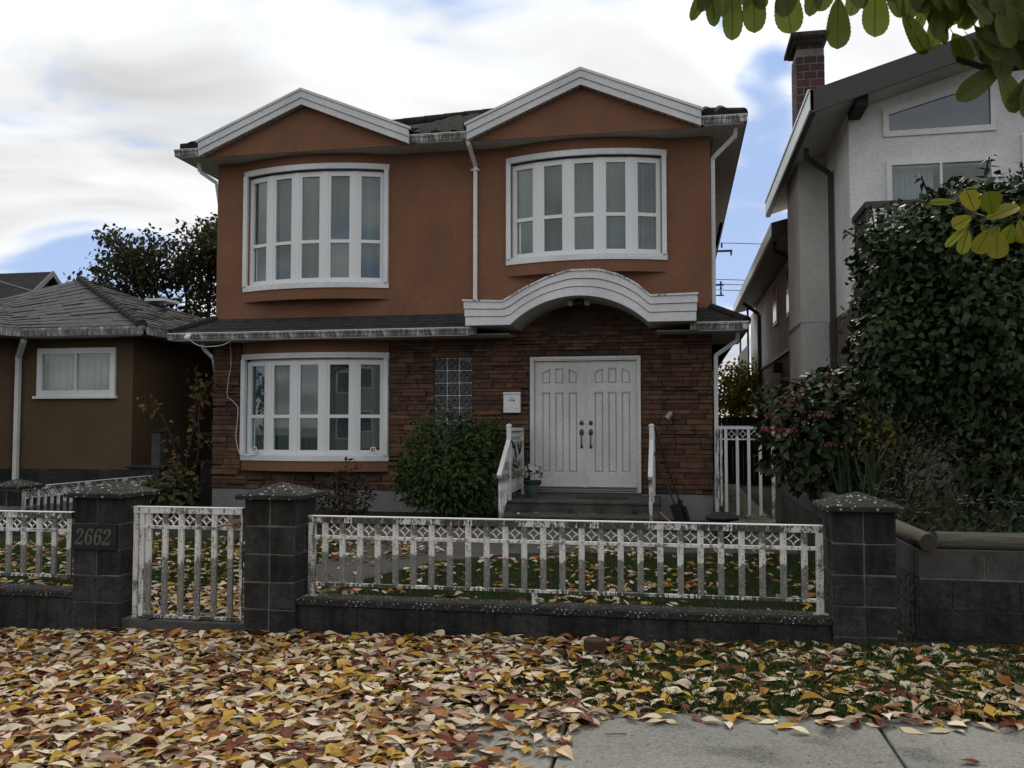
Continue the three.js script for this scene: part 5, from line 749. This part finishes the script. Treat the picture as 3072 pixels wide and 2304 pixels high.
shrub('leafy_bush', 'rounded dense green bush between the bow window and the porch railing', [-3.35, 0.04, -13.25], [-3.38, 0.82, -13.2], [0.92, 0.82, 0.62], 5200, 0.088, green([0.02, 0.046, 0.008], [0.048, 0.088, 0.014]), M.foliage, 401, { droop: 0.5, fill: 0.34, lump: 1.05, lobes: [[[-3.0, 1.3, -13.15], [0.4, 0.38, 0.4], 700], [[-3.9, 0.75, -13.1], [0.4, 0.45, 0.4], 600], [[-3.35, 0.65, -12.75], [0.4, 0.3, 0.25], 450]] });
{ // brown leaved shrub under the window
  const t = shrub('peony_shrub', 'low shrub of dark brownish leaves under the ground floor bow window', [-5.15, 0.05, -13.2], [-5.15, 0.36, -13.15], [0.5, 0.33, 0.4], 620, 0.13, green([0.035, 0.028, 0.014], [0.06, 0.045, 0.02]), M.foliage, 402, { wr: 0.3, droop: 0.2, stems: 12 }), r = rng(12), st = [], L = new Leaves();
  for (const [x, h] of [[-5.3, 0.78], [-5.12, 0.95], [-4.98, 0.86], [-5.22, 0.66]]) { st.push(tube([[x, 0.05, -13.2], [x + 0.03, h * 0.6, -13.2], [x + 0.05 + (r() - 0.5) * 0.1, h, -13.18]], 0.006, 5, true, 6)); scatter(L, r, V(x + 0.05, h, -13.18), 0.08, 12, 0.06, () => [0.05, 0.012, 0.01], SIMPLE); scatter(L, r, V(x + 0.03, h * 0.75, -13.2), 0.14, 14, 0.1, green([0.04, 0.035, 0.015], [0.06, 0.05, 0.02]), SIMPLE, 0.2, 0.35); }
  obj('flower_stem', st, M.bark, t); obj('dry_seedhead', L.geo(), M.foliage, t);
}
{ // yellowing climber between the houses
  const t = thing('climbing_vine', 'straggly climbing plant with yellowing leaves in the gap between the houses', 'vine', [-8.1, 0.03, -13.5]), r = rng(55), seg = [], L = new Leaves();
  const runs = [[[-8.0, 0.05, -13.6], [-8.1, 0.8, -13.6], [-8.0, 1.6, -13.7], [-8.05, 2.5, -13.8]], [[-8.1, 0.05, -13.5], [-8.2, 0.9, -13.5], [-8.35, 1.5, -13.4], [-8.62, 1.95, -13.3]], [[-8.0, 0.1, -13.5], [-7.85, 1.0, -13.55], [-7.9, 1.9, -13.7], [-7.75, 2.3, -13.85]], [[-8.1, 0.05, -13.4], [-8.25, 0.5, -13.3], [-8.1, 0.9, -13.3]], [[-8.0, 0.05, -13.3], [-7.85, 0.4, -13.2], [-7.7, 0.6, -13.2]]];
  for (const a of runs) { seg.push(tube(a, 0.009, 5, true)); const c = new THREE.CatmullRomCurve3(a.map((p) => V(...p))); for (let i = 0; i < 20; i++) { const p = c.getPoint(0.1 + 0.9 * r()); scatter(L, r, p, 0.17, 4, 0.09, (q) => q() < 0.35 ? [0.17, 0.105, 0.03] : q() < 0.5 ? [0.1, 0.05, 0.022] : [0.05 + q() * 0.03, 0.055 + q() * 0.03, 0.018], HEART, 0.5, 0.75); } }
  obj('stem', seg, M.bark, t); obj('foliage', L.geo(), M.foliage, t).userData.kind = 'stuff';
}
shrub('low_shrub', 'low broad leaved shrub at the foot of the gap between the houses', [-8.05, 0.03, -13.0], [-8.05, 0.32, -13.0], [0.42, 0.34, 0.4], 420, 0.12, green([0.03, 0.04, 0.014], [0.065, 0.065, 0.02]), M.foliage, 404, { shape: HEART, wr: 0.8 });
{ // hydrangea
  const t = shrub('hydrangea', 'sprawling hydrangea with rusty red flower heads above the side gate', [1.95, 0.6, -10.6], [1.72, 1.38, -10.4], [0.82, 0.72, 0.62], 2900, 0.115, green([0.022, 0.036, 0.014], [0.05, 0.07, 0.02]), M.gloss, 405, { shape: HEART, wr: 0.62, stems: 24, parts: 120, fill: 0.35 }), r = rng(7);
  for (const [x, y, z] of [[1.3, 1.82, -10.1], [1.2, 1.72, -10.0], [1.0, 1.42, -9.95], [1.5, 1.55, -9.8], [1.62, 1.98, -10.2], [1.18, 1.4, -9.9], [1.25, 1.62, -9.95], [1.6, 1.25, -9.8], [1.05, 1.55, -10.0]]) { const L = new Leaves(); for (let i = 0; i < 46; i++) { const d = randDir(r); d.y = Math.abs(d.y) * 0.5; const p = [x + d.x * 0.11, y + d.y * 0.08, z + d.z * 0.1], red = r(); L.add(p, randDir(r), d.add(V(0, 0.5, 0.3)), 0.032, 0.03, SIMPLE, 0.1, 0.1, [0.10 + red * 0.12, 0.03 + red * 0.03, 0.03 + red * 0.03]); } obj('flower_head', L.geo(), M.leafStuff, t); }
  for (const [x, y] of [[1.13, 1.38], [1.06, 1.36], [1.16, 1.42]]) { const L = new Leaves(); for (let p = 0; p < 5; p++) { const a = p / 5 * 6.28; L.add([x, y, -9.86], V(Math.cos(a), Math.sin(a), 0.3).normalize(), V(0, 0, 1), 0.032, 0.03, HEART, 0.05, 0.1, [0.34, 0.2, 0.21]); } obj('blossom', L.geo(), M.leafStuff, t); }
  const st = [], L2 = new Leaves(); for (let i = 0; i < 9; i++) { const x = 1.4 + i * 0.07, h = 1.95 + r() * 0.35; st.push(tube([[x, 1.4, -10.5], [x + 0.03, h - 0.2, -10.5], [x + (r() - 0.5) * 0.14, h, -10.45]], 0.004, 4, true, 5)); scatter(L2, r, V(x, h - 0.06, -10.45), 0.1, 12, 0.03, green([0.1, 0.08, 0.06], [0.16, 0.14, 0.12])); } obj('dry_stem', [...st], M.bark, t); obj('seed_spray', L2.geo(), M.leafStuff, t);
}
{ // the big glossy shrub tree over the bed
  const t = shrub('glossy_shrub_tree', 'large dark glossy leaved shrub tree overhanging the raised garden', [2.6, 0.6, -8.2], [2.76, 2.36, -8.2], [1.2, 1.08, 0.95], 22000, 0.068, green([0.02, 0.04, 0.012], [0.04, 0.066, 0.018]), M.gloss, 406, { cat: 'tree', shape: HEART, wr: 0.7, stems: 26, stemR: 0.016, droop: 0.6, parts: 260, fill: 0.26, lump: 0.95, lobes: [[[2.0, 2.95, -8.0], [0.5, 0.42, 0.5], 2600], [[2.55, 3.2, -8.0], [0.6, 0.36, 0.5], 2600], [[1.85, 2.2, -7.95], [0.42, 0.55, 0.5], 2300]] }), r = rng(66), seg = [], L = new Leaves();
  seg.push(cone([2.5, 0.55, -8.2], [2.55, 1.5, -8.2], 0.09, 0.07, 9), cone([2.55, 1.5, -8.2], [2.4, 2.4, -8.1], 0.06, 0.03, 7), cone([2.55, 1.5, -8.2], [2.9, 2.5, -8.2], 0.06, 0.03, 7));
  for (const [a, b] of [[[1.75, 2.9, -7.9], [1.40, 3.12, -7.8]], [[1.7, 2.9, -7.9], [1.62, 3.32, -7.8]], [[2.2, 3.1, -7.9], [2.02, 3.55, -7.8]], [[2.5, 3.2, -7.9], [2.55, 3.68, -7.8]], [[2.9, 3.1, -7.8], [2.75, 3.6, -7.7]], [[3.1, 3.1, -7.8], [3.0, 3.62, -7.6]], [[2.9, 3.0, -7.7], [2.86, 3.45, -7.5]], [[2.3, 3.1, -7.8], [2.3, 3.45, -7.6]]]) { seg.push(tube([a, [lerp(a[0], b[0], 0.5), lerp(a[1], b[1], 0.6), a[2]], b], 0.007, 5, true)); const c = new THREE.CatmullRomCurve3([V(...a), V(...b)]); for (let i = 0; i < 22; i++) { const p = c.getPoint(i / 21); L.add(p.toArray(), randDir(r).add(V(0, -0.6, 0)).normalize(), randDir(r).add(V(0, 1, 0)), 0.1, 0.036, SIMPLE, 0.15, 0.2, [0.015 + r() * 0.02, 0.028 + r() * 0.02, 0.014]); } }
  obj('trunk', seg, M.bark, t); obj('shoot_leaves', L.geo(), M.gloss, t).userData.kind = 'stuff';
}
shrub('undergrowth_shrub', 'tangled undergrowth below the glossy shrub tree', [2.75, 0.6, -8.2], [2.85, 1.2, -8.0], [1.0, 0.72, 0.75], 5200, 0.085, green([0.022, 0.038, 0.013], [0.045, 0.06, 0.02]), M.foliage, 407, { wr: 0.45, fill: 0.4 });
shrub('yellow_shrub', 'thin shrub with yellow autumn leaves behind the hydrangea', [2.2, 0.6, -9.6], [2.15, 1.45, -9.5], [0.45, 0.75, 0.4], 620, 0.07, green([0.05, 0.07, 0.016], [0.2, 0.16, 0.02]), M.foliage, 408, { stems: 20, fill: 0.6 });
for (const [x, z, s, n, lab] of [[2.3, -6.9, 411, 420, 'pale violet aster clump near the street end of the raised bed'], [2.0, -8.4, 412, 360, 'pale violet aster clump behind the end pillar'], [1.9, -7.2, 413, 380, 'low silvery leaved plant behind the end pillar cap'], [2.75, -6.8, 414, 420, 'low ferny plant above the log edging at the picture edge']]) {
  const t = shrub('border_plant', lab, [x, 0.6, z], [x, 0.76, z], [0.42, 0.2, 0.32], n, 0.07, green([0.022, 0.036, 0.014], [0.048, 0.064, 0.028]), M.foliage, s, { cat: 'plant', wr: 0.3, stems: 12, stemR: 0.004, group: 'border plants in the raised bed' }), r = rng(s);
  if (s < 413) for (let k = 0; k < 14; k++) { const p = [x + (r() - 0.5) * 0.7, 0.86 + r() * 0.14, z + (r() - 0.3) * 0.4], L = new Leaves(); for (let i = 0; i < 9; i++) { const a = i / 9 * 6.28; L.add(p, V(Math.cos(a), 0.25, Math.sin(a)).normalize(), V(0, 1, 0.4), 0.017, 0.007, SIMPLE, 0, 0, [0.3, 0.28, 0.48]); } obj('flower', L.geo(), M.leafStuff, t); }
}
for (const [x, z, s, lab] of [[1.86, -9.1, 1, 'clump of arching strap leaves behind the end pillar'], [1.75, -9.9, 2, 'small clump of strap leaves beside the hydrangea'], [2.15, -7.6, 3, 'thin clump of dry blades in the raised bed']]) {
  const t = thing('iris_clump', lab, 'plant', [x, 0.6, z]), r = rng(700 + s);
  for (let i = 0; i < 22; i++) { const a = r() * 6.28, h = (s === 3 ? 0.4 : 0.75) * (0.7 + r() * 0.5), b = 0.1 + r() * 0.4, L = new Leaves(), n = 6, c = s === 3 ? [0.08, 0.085, 0.045] : [0.05 + r() * 0.04, 0.075 + r() * 0.04, 0.045]; const pr = [[0, 0.8], [0.3, 1], [0.6, 0.9], [0.85, 0.5], [1, 0]]; L.add([x + (r() - 0.5) * 0.12, 0.6, z + (r() - 0.5) * 0.12], V(Math.cos(a) * b, 1, Math.sin(a) * b).normalize(), V(Math.cos(a), 0.2, Math.sin(a)), h, 0.028, pr, -0.14 * r(), 0.3, c); obj('blade', L.geo(), M.foliage, t); }
}
{ // loose ground cover in the raised bed
  const L = new Leaves(), r = rng(801); for (let i = 0; i < 5200; i++) { const x = 1.74 + r() * 2.6, z = -6.42 - Math.pow(r(), 1.4) * 5.5, c = r() < 0.07 ? [0.2, 0.13, 0.06] : [0.022 + r() * 0.025, 0.036 + r() * 0.03, 0.014]; const s = 0.04 + r() * 0.05; L.add([x, 0.62 + r() * r() * 0.12, z], randDir(r).setY(0.3 + r() * 0.3).normalize(), V((r() - 0.5), 1, r() * 0.8), s, s * 0.45, SIMPLE, 0.1, 0.2, c); }
  tag(obj('ground_cover', L.geo(), M.foliage), 'low weeds and dry leaves covering the raised bed', 'ground cover', null, 'stuff');
}
// ======================= street tree branches over the camera =======================
{
  const t = thing('overhanging_tree', 'street tree whose leafy branches hang into the upper corner of the view', 'tree', [2.6, 0.05, 0.6]), r = rng(909);
  obj('trunk', [cone([2.6, 0.0, 0.6], [2.55, 2.2, 0.5], 0.16, 0.13, 12), cone([2.55, 2.2, 0.5], [1.8, 2.75, -0.9], 0.09, 0.05, 9), cone([1.8, 2.75, -0.9], [0.95, 2.6, -2.0], 0.05, 0.022, 8)], M.bark, t);
  obj('branch', [tube([[0.95, 2.6, -2.0], [0.75, 2.4, -2.02], [0.55, 2.41, -2.02], [0.3, 2.425, -2.0], [0.05, 2.42, -1.97], [-0.05, 2.43, -1.95]], 0.008, 6, true), tube([[1.0, 2.58, -2.05], [0.86, 2.3, -2.15], [0.7, 2.25, -2.1], [0.62, 2.27, -2.08]], 0.007, 6, true), tube([[1.2, 2.65, -1.7], [1.05, 2.15, -2.0], [0.9, 1.97, -2.1], [0.80, 1.93, -2.1], [0.76, 1.916, -2.08]], 0.0035, 6, true)], M.bark, t);
  const SERRATE = []; for (let i = 0; i <= 26; i++) { const q = i / 26; let w = 0; for (let k = 1; k < OBOVATE.length; k++) if (q <= OBOVATE[k][0]) { const [t0, w0] = OBOVATE[k - 1], [t1, w1] = OBOVATE[k]; w = lerp(w0, w1, (q - t0) / (t1 - t0)); break; } SERRATE.push([q, i === 26 ? 0 : w * (i % 2 && q > 0.3 ? 0.955 : 1)]); } const ribMat = mat([0.12, 0.13, 0.04]);
  const leaf = (p, X, Y, Ln, W, bend, fold, c, m) => { const q = new Leaves(); q.add(p, X.normalize(), Y, Ln, W, SERRATE, bend, fold + 0.1, c, (r() - 0.5) * 0.5); const lf = obj('leaf', q.geo(), m, t), e = X.clone().multiplyScalar(Ln); const n = Y.clone().addScaledVector(X, -Y.dot(X)).normalize(), at = (k, h) => [p[0] + e.x * k + n.x * (bend * Ln * 4 * k * (1 - k) + h), p[1] + e.y * k + n.y * (bend * Ln * 4 * k * (1 - k) + h), p[2] + e.z * k + n.z * (bend * Ln * 4 * k * (1 - k) + h)]; obj('midrib', tube([at(-0.22, 0), at(0.05, 0.0004), at(0.4, 0.0006), at(0.75, 0.0006), at(0.95, 0.0004)], 0.0009, 4, true, 6), ribMat, lf); };
  const leafMat = mat([1, 1, 1], { vertexColors: true, roughness: 0.5, transmission: 0.4, thickness: 0, specularIntensity: 0.4 }), lit = leafMat;
  const gcol = () => { const j = 0.7 + r() * 0.6; return [0.105 * j, 0.13 * j, 0.016 * j]; }, ycol = () => { const j = 0.75 + r() * 0.5, w = r(); return [lerp(0.20, 0.33, w) * j, lerp(0.27, 0.28, w) * j, 0.012 * j]; };
  const wx = (cx) => 0.043 + (2050 + cx / 2.164 - 2083) * 0.000704 - 0.0;
  // hanging row along the top: tip x, tip drop, width, sideways lean
  for (const [cx, tip, w, lean] of [[50, 140, 80, -0.9], [120, 60, 100, -0.5], [205, 150, 95, 0.1], [250, 110, 110, -0.1], [320, 236, 130, 0.0], [400, 60, 120, -0.2], [465, 206, 145, 0.05], [530, 40, 110, 0.6], [650, 60, 130, -0.6], [715, 178, 170, 0.25], [820, 105, 110, -0.5], [880, 60, 120, -0.8], [1020, 272, 150, -0.1], [1075, 120, 110, -0.6], [1255, 216, 170, -0.1], [1180, 30, 120, 0.5], [1360, 40, 120, 0.3], [1430, 82, 100, 0.5], [1505, 220, 70, -0.75], [1480, 100, 120, -0.2], [1580, 60, 130, 0.4]]) {
    const x = wx(cx), y = 2.367 - tip * 0.000331, z = -1.93 - (x - 0.1) * 0.16 + (r() - 0.5) * 0.06, Ln = 0.12 + r() * 0.02, X = V(lean * 0.55, -1, (r() - 0.5) * 0.3).normalize(); leaf([x - X.x * Ln, y - X.y * Ln, z - X.z * Ln], X, V((r() - 0.5) * 0.5, 0.15, 1), Ln, w * 0.00036, 0.04 * (r() - 0.5), 0.12 * r(), gcol(), leafMat);
  }
  // dense cluster at the corner
  for (let i = 0; i < 120; i++) { const u = r(), x = 0.56 + u * 0.3, ylow = 2.30 - 0.10 * Math.max(0, u - 0.15) - 0.07 * r() * (u > 0.3 ? 1.3 : 0.4), Ln = 0.075 + r() * 0.045, X = V((r() - 0.5) * 1.5, -0.9, (r() - 0.5) * 0.6).normalize(), y = ylow + r() * 0.16, z = -1.96 - (x - 0.1) * 0.16 + (r() - 0.5) * 0.2; leaf([x - X.x * Ln, y - X.y * Ln, z], X, V((r() - 0.5) * 1.4, 0.4, 0.8), Ln, 0.03 + r() * 0.016, 0.14 * (r() - 0.5), 0.4 * r(), gcol(), leafMat); }
  for (const [x, y, lx, ly, w] of [[0.60, 2.155, -0.8, -0.62, 0.05], [0.69, 2.19, 0.1, -1, 0.055], [0.715, 2.12, 0.3, -1, 0.05], [0.735, 2.105, -0.15, -1, 0.05], [0.55, 2.27, -0.2, -1, 0.04], [0.70, 2.125, -0.6, -0.8, 0.04]]) { const Ln = 0.12, X = V(lx, ly, 0.05).normalize(); leaf([x - X.x * Ln, y - X.y * Ln, -2.03], X, V(0.2, 0.2, 1), Ln, w, 0.05, 0.15, gcol(), leafMat); }
  // yellow green spray lower down: base point near the twig, direction, length
  const sx = (c) => 0.577 + (2700 + c / 5.53 - 2847) * 0.000704, syy = (c) => 1.94 - (500 + c / 5.53 - 597) * 0.000716;
  for (const [bx, by, tx, ty, w, dk, nz] of [[990, 545, 555, 545, 150, 0, 0.3], [1300, 700, 1190, 320, 340, 0, 0], [1590, 745, 1520, 370, 330, 0, 0.1], [1210, 800, 915, 960, 230, 0, 0.2], [1210, 880, 810, 1300, 160, 0, 0.6], [1190, 1000, 1050, 1420, 200, 0, 0.3], [1500, 1030, 1290, 1420, 270, 0, 0.1], [1640, 1040, 1610, 1520, 320, 0, 0], [1560, 950, 1400, 1010, 150, 0, 0.2], [1690, 960, 1560, 1090, 150, 0, 0.1], [1480, 830, 2000, 620, 330, 1, 0.5], [1900, 930, 1790, 1230, 260, 1, 0.2], [2000, 860, 2120, 1250, 300, 1, 0.3], [2060, 760, 2200, 640, 220, 1, 0.2], [1180, 330, 1390, 285, 90, 0, 0.6], [2020, 1180, 1930, 1190, 90, 0, 0.1], [2150, 900, 2350, 1100, 260, 1, 0.2], [1250, 745, 1480, 800, 120, 1, 0.7]]) {
    const X = V(sx(tx) - sx(bx), syy(ty) - syy(by), (r() - 0.5) * 0.02), Ln = X.length(), z = -2.05 - (sx(bx) - 0.65) * 0.17 + (r() - 0.5) * 0.02; leaf([sx(bx), syy(by), z], X, V((r() - 0.5) * 0.5, nz * 1.6, 1 - nz * 0.5), Ln, w * 0.000145, 0.04 * (r() - 0.3), 0.1 * r(), ycol(), lit);
  }
  obj('twig', [tube([[sx(2250), syy(690), -2.08], [sx(2050), syy(745), -2.075], [sx(1700), syy(925), -2.06], [sx(1500), syy(960), -2.055], [sx(1390), syy(900), -2.05], [sx(1200), syy(770), -2.045], [sx(1030), syy(590), -2.04]], 0.0017, 6, true), tube([[sx(1400), syy(915), -2.05], [sx(1190), syy(1010), -2.05]], 0.0011, 5)], M.bark, t);
}
// ======================= grass =======================
function grassMesh(name, label, n, x0, x1, z0, z1, yf, h, keep, seed) {
  const r = rng(seed), P = [], C = []; for (let i = 0; i < n; i++) { const x = lerp(x0, x1, r()), z = lerp(z0, z1, r()); if (!keep(x, z, r)) continue; const y = yf(x), hh = h * (0.5 + r() * 0.9), a = r() * 6.28, w = 0.0028 + r() * 0.002, bx = (r() - 0.5) * hh * 1.1, bz = (r() - 0.5) * hh * 1.1, c = [0.028 + r() * 0.03, 0.055 + r() * 0.05, 0.012 + r() * 0.01]; if (r() < 0.06) { c[0] = 0.16; c[1] = 0.13; c[2] = 0.05; } const dx = Math.cos(a) * w, dz = Math.sin(a) * w; P.push(x - dx, y, z - dz, x + dx, y, z + dz, x + bx * 0.4, y + hh * 0.65, z + bz * 0.4, x + bx * 0.4, y + hh * 0.65, z + bz * 0.4, x + dx, y, z + dz, x + bx, y + hh, z + bz); for (let k = 0; k < 6; k++) C.push(...c); }
  const g = new THREE.BufferGeometry(); g.setAttribute('position', new THREE.Float32BufferAttribute(P, 3)); g.setAttribute('color', new THREE.Float32BufferAttribute(C, 3)); g.computeVertexNormals(); g.setAttribute('uv', new THREE.Float32BufferAttribute(new Float32Array(P.length / 3 * 2), 2));
  tag(obj(name, g, M.foliage), label, 'grass', null, 'stuff');
}
grassMesh('verge_grass', 'short green grass growing between the leaves of the verge', 52000, -3.6, 2.9, -6.06, -4.64, (x) => gy(x) - 0.012, 0.055, (x, z, r) => r() < clamp(0.25 + (x + 3.6) / 4 + 0.8 * (fbm(x * 2.5, z * 3.5, 5, 3) - 0.5)), 21);
grassMesh('lawn_grass', 'short green lawn grass behind the fence', 70000, -8.4, 1.5, -10.5, -6.32, () => 0.0, 0.05, (x, z, r) => { const pathL = lerp(-4.0, -3.72, clamp((-6.3 - z) / 2)), pathR = z > -8.3 ? lerp(-3.12, -2.86, (-6.3 - z) / 2) : z > -9.2 ? lerp(-2.86, -2.55, (-8.3 - z) / 0.9) : lerp(-2.55, 1.3, (-9.2 - z) / 1.3); return x < pathL || x > pathR; }, 22);
// ======================= fallen leaves =======================
{
  const r = rng(2024), list = [];
  const pal = [[0.28, [0.50, 0.39, 0.25], 'pale tan'], [0.45, [0.60, 0.52, 0.39], 'cream coloured'], [0.65, [0.39, 0.24, 0.032], 'ochre yellow'], [0.79, [0.25, 0.1, 0.02], 'orange brown'], [0.92, [0.12, 0.024, 0.012], 'dark red brown'], [1, [0.25, 0.165, 0.12], 'mauve brown']];
  const colour = (u) => pal.find((p) => u <= p[0]);
  const add = (x, z, yb, flat, lay, sMul = 1) => { const a = r() * 6.283, ti = flat ? 0.2 : 0.4, X = V(Math.cos(a), (r() - 0.5) * ti * 1.2, Math.sin(a)).normalize(), Y = V((r() - 0.5) * ti * 1.6, 1, (r() - 0.5) * ti * 1.6).normalize(), Ln = (0.064 + Math.pow(r(), 0.8) * 0.08) * sMul, k = colour(r()), j = 0.8 + r() * 0.38; list.push({ p: [x - X.x * Ln / 2, yb, z - X.z * Ln / 2], x, z, lay, X, Y, Ln, W: Ln * (0.38 + r() * 0.18), bend: (r() - 0.42) * 0.26, fold: (r() - 0.3) * 0.9, c: k[1].map((q) => q * j * (0.94 + r() * 0.12)), kind: k[2], tw: (r() - 0.5) * 1.0 }); };
  const dens = (x, z) => { // leaves per square metre, following the drift in the photograph
    const n = fbm(x * 2.2 + 3, z * 3.1, 9, 3) - 0.5;
    if (z < -4.66) { const k = sstep(0.9, -2.6, x); return lerp(360, 820, k) * clamp(1 + 2.0 * n * (1.2 - k)) * (z < -5.98 ? 0.6 : 1); }
    const edge = -0.62 + 0.5 * n + 0.62 * sstep(-3.75, -3.35, z); if (x < edge) return 900 * clamp(1 - 0.72 * sstep(-2.3, -0.8, x) * sstep(-3.6, -4.2, z) + 1.3 * n, 0.12, 1.2);
    if (z < -4.56) return 210 * clamp(1 + 2 * n); return 3.2;
  };
  for (let x = -5.8; x < 2.7; x += 0.1) for (let z = -6.07; z < -2.6; z += 0.1) { if (x < z * 0.9 - 0.2) continue; let n = dens(x, z) * 0.01; n = Math.floor(n) + (r() < n % 1 ? 1 : 0); for (let i = 0; i < n; i++) { const lay = n > 2 ? i / n : 0.3 * r(), px = x + r() * 0.1, pz = z + r() * 0.1; add(px, pz, gy(px) + 0.006 + lay * (n > 4 ? 0.05 : 0.02) + (pz < -4.66 ? 0.012 : 0), n < 2 && pz > -4.6, lay); } }
  // heaped against the foot of the wall and pillars
  for (let i = 0; i < 330; i++) { const x = -5.6 + r() * 5.2; add(x, -6.0 + r() * 0.1, gy(x) + 0.02 + r() * 0.05, false, r()); }
  const score = (l) => { const dz = -l.z, inX = l.x > l.z * 0.80 && l.x < -l.z * 0.33; return (inX && l.lay > 0.55 && dz > 3.45) ? l.Ln / dz : 0; };
  const ranked = list.map((l, i) => [i, score(l)]).sort((a, b) => b[1] - a[1]).slice(0, 296), own = new Set(ranked.map((q) => q[0]));
  for (const l of list.filter((q) => q.x > 0.1 && q.z > -4.5 && q.z < -3.4).slice(0, 4)) own.add(list.indexOf(l));
  const zone = (l) => { const u = l.x / -l.z; return u < -0.65 ? 'before the house number pillar' : u < -0.54 ? 'before the garden gate' : u < -0.42 ? 'before the pillar beside the gate' : u < -0.28 ? 'before the gate end of the long fence' : u < -0.1 ? 'before the middle of the long fence' : 'bordering the bare pavement slab'; };
  const L = new Leaves();
  for (let i = 0; i < 2600; i++) { const x = lerp(-5.4, 2.2, r()), z = lerp(-6.05, -3.2, r()); if (r() * 700 > dens(x, z)) continue; const k = colour(r()), s = 0.012 + r() * 0.03; L.add([x, gy(x) + 0.012 + r() * 0.05, z], randDir(r).setY(0.1).normalize(), V((r() - 0.5), 1, r() - 0.5), s, s * (0.4 + r() * 0.6), SIMPLE, 0.1 * r(), r() - 0.3, k[1].map((q) => q * 0.8)); }
  list.forEach((l, i) => { if (!own.has(i)) { L.add(l.p, l.X, l.Y, l.Ln, l.W, OVATE, l.bend, l.fold, l.c, l.tw, l.Ln * 0.24); return; } const q = new Leaves(); q.add(l.p, l.X, l.Y, l.Ln, l.W, OVATE, l.bend, l.fold, l.c, l.tw, l.Ln * 0.24); const lone = l.x > 0.1 && l.z > -4.5; tag(obj('fallen_leaf', q.geo(), M.leafStuff), lone ? 'single ' + l.kind + ' leaf lying on the bare pavement' : (l.Ln > 0.118 ? 'large ' : '') + l.kind + ' fallen leaf ' + zone(l), 'leaf', 'fallen autumn leaves'); });
  tag(obj('fallen_leaves', L.geo(), M.leafStuff), 'thick drift of fallen autumn leaves over pavement and verge', 'leaves', null, 'stuff');
  // scattered over the lawn, the path and the gate step
  const list2 = new Leaves(), r2 = rng(77), pick = (x, z, y) => { const a = r2() * 6.28, Ln = 0.075 + r2() * 0.055, k = colour(r2()), j = 0.75 + r2() * 0.4; list2.add([x, y, z], V(Math.cos(a), (r2() - 0.5) * 0.5, Math.sin(a)).normalize(), V((r2() - 0.5) * 0.8, 1, (r2() - 0.5) * 0.8), Ln, Ln * 0.52, OVATE, (r2() - 0.4) * 0.3, (r2() - 0.2) * 0.7, k[1].map((q) => q * j)); };
  for (let i = 0; i < 6500; i++) { const x = lerp(-8, 1.4, r2()), z = -6.35 - Math.pow(r2(), 1.25) * 4.3, onPath = x > -4 && x < -2.6 && z > -9, n = fbm(x * 1.6, z * 1.6, 15, 3); if (onPath ? (z < -7.4 && r2() > 0.12) : r2() > clamp(0.27 + 2.2 * (n - 0.42) + (x < -2.5 ? 0.25 : 0))) continue; pick(x, z, onPath ? 0.028 : 0.02 + r2() * 0.03); }
  for (let i = 0; i < 420; i++) { const x = lerp(-4.0, -3.1, r2()), z = -6.35 - r2() * 1.3; pick(x, z, 0.03 + r2() * 0.02); }
  for (let i = 0; i < 26; i++) pick(lerp(-4.05, -3.2, r2()), lerp(-6.3, -6.14, r2()), 0.02); for (let i = 0; i < 12; i++) pick(lerp(-2.4, -0.4, r2()), -12.75 - r2() * 0.25, 0.205);
  tag(obj('lawn_leaves', list2.geo(), M.leafStuff), 'fallen leaves scattered over the front lawn and path', 'leaves', null, 'stuff');
}
// twigs on the pavement
{ const r = rng(5150); for (const [x, z, l] of [[0.42, -4.42, 'short dark twig on the bare pavement near the leaf edge'], [0.95, -3.9, 'thin twig beside the pavement joint'], [1.05, -3.72, 'broken twig lying on the bare pavement near the picture edge'], [-0.25, -4.3, 'dark twig at the border of the leaf drift']]) { const a = r() * 3; tag(obj('twig', tube([[x, gy(x) + 0.006, z], [x + 0.05 * Math.cos(a), gy(x) + 0.008, z + 0.03 * Math.sin(a)], [x + 0.1 * Math.cos(a + 0.2), gy(x) + 0.006, z + 0.05 * Math.sin(a)]], 0.0024, 5, true), M.bark), l, 'twig'); } }
renderer.render(scene, camera);
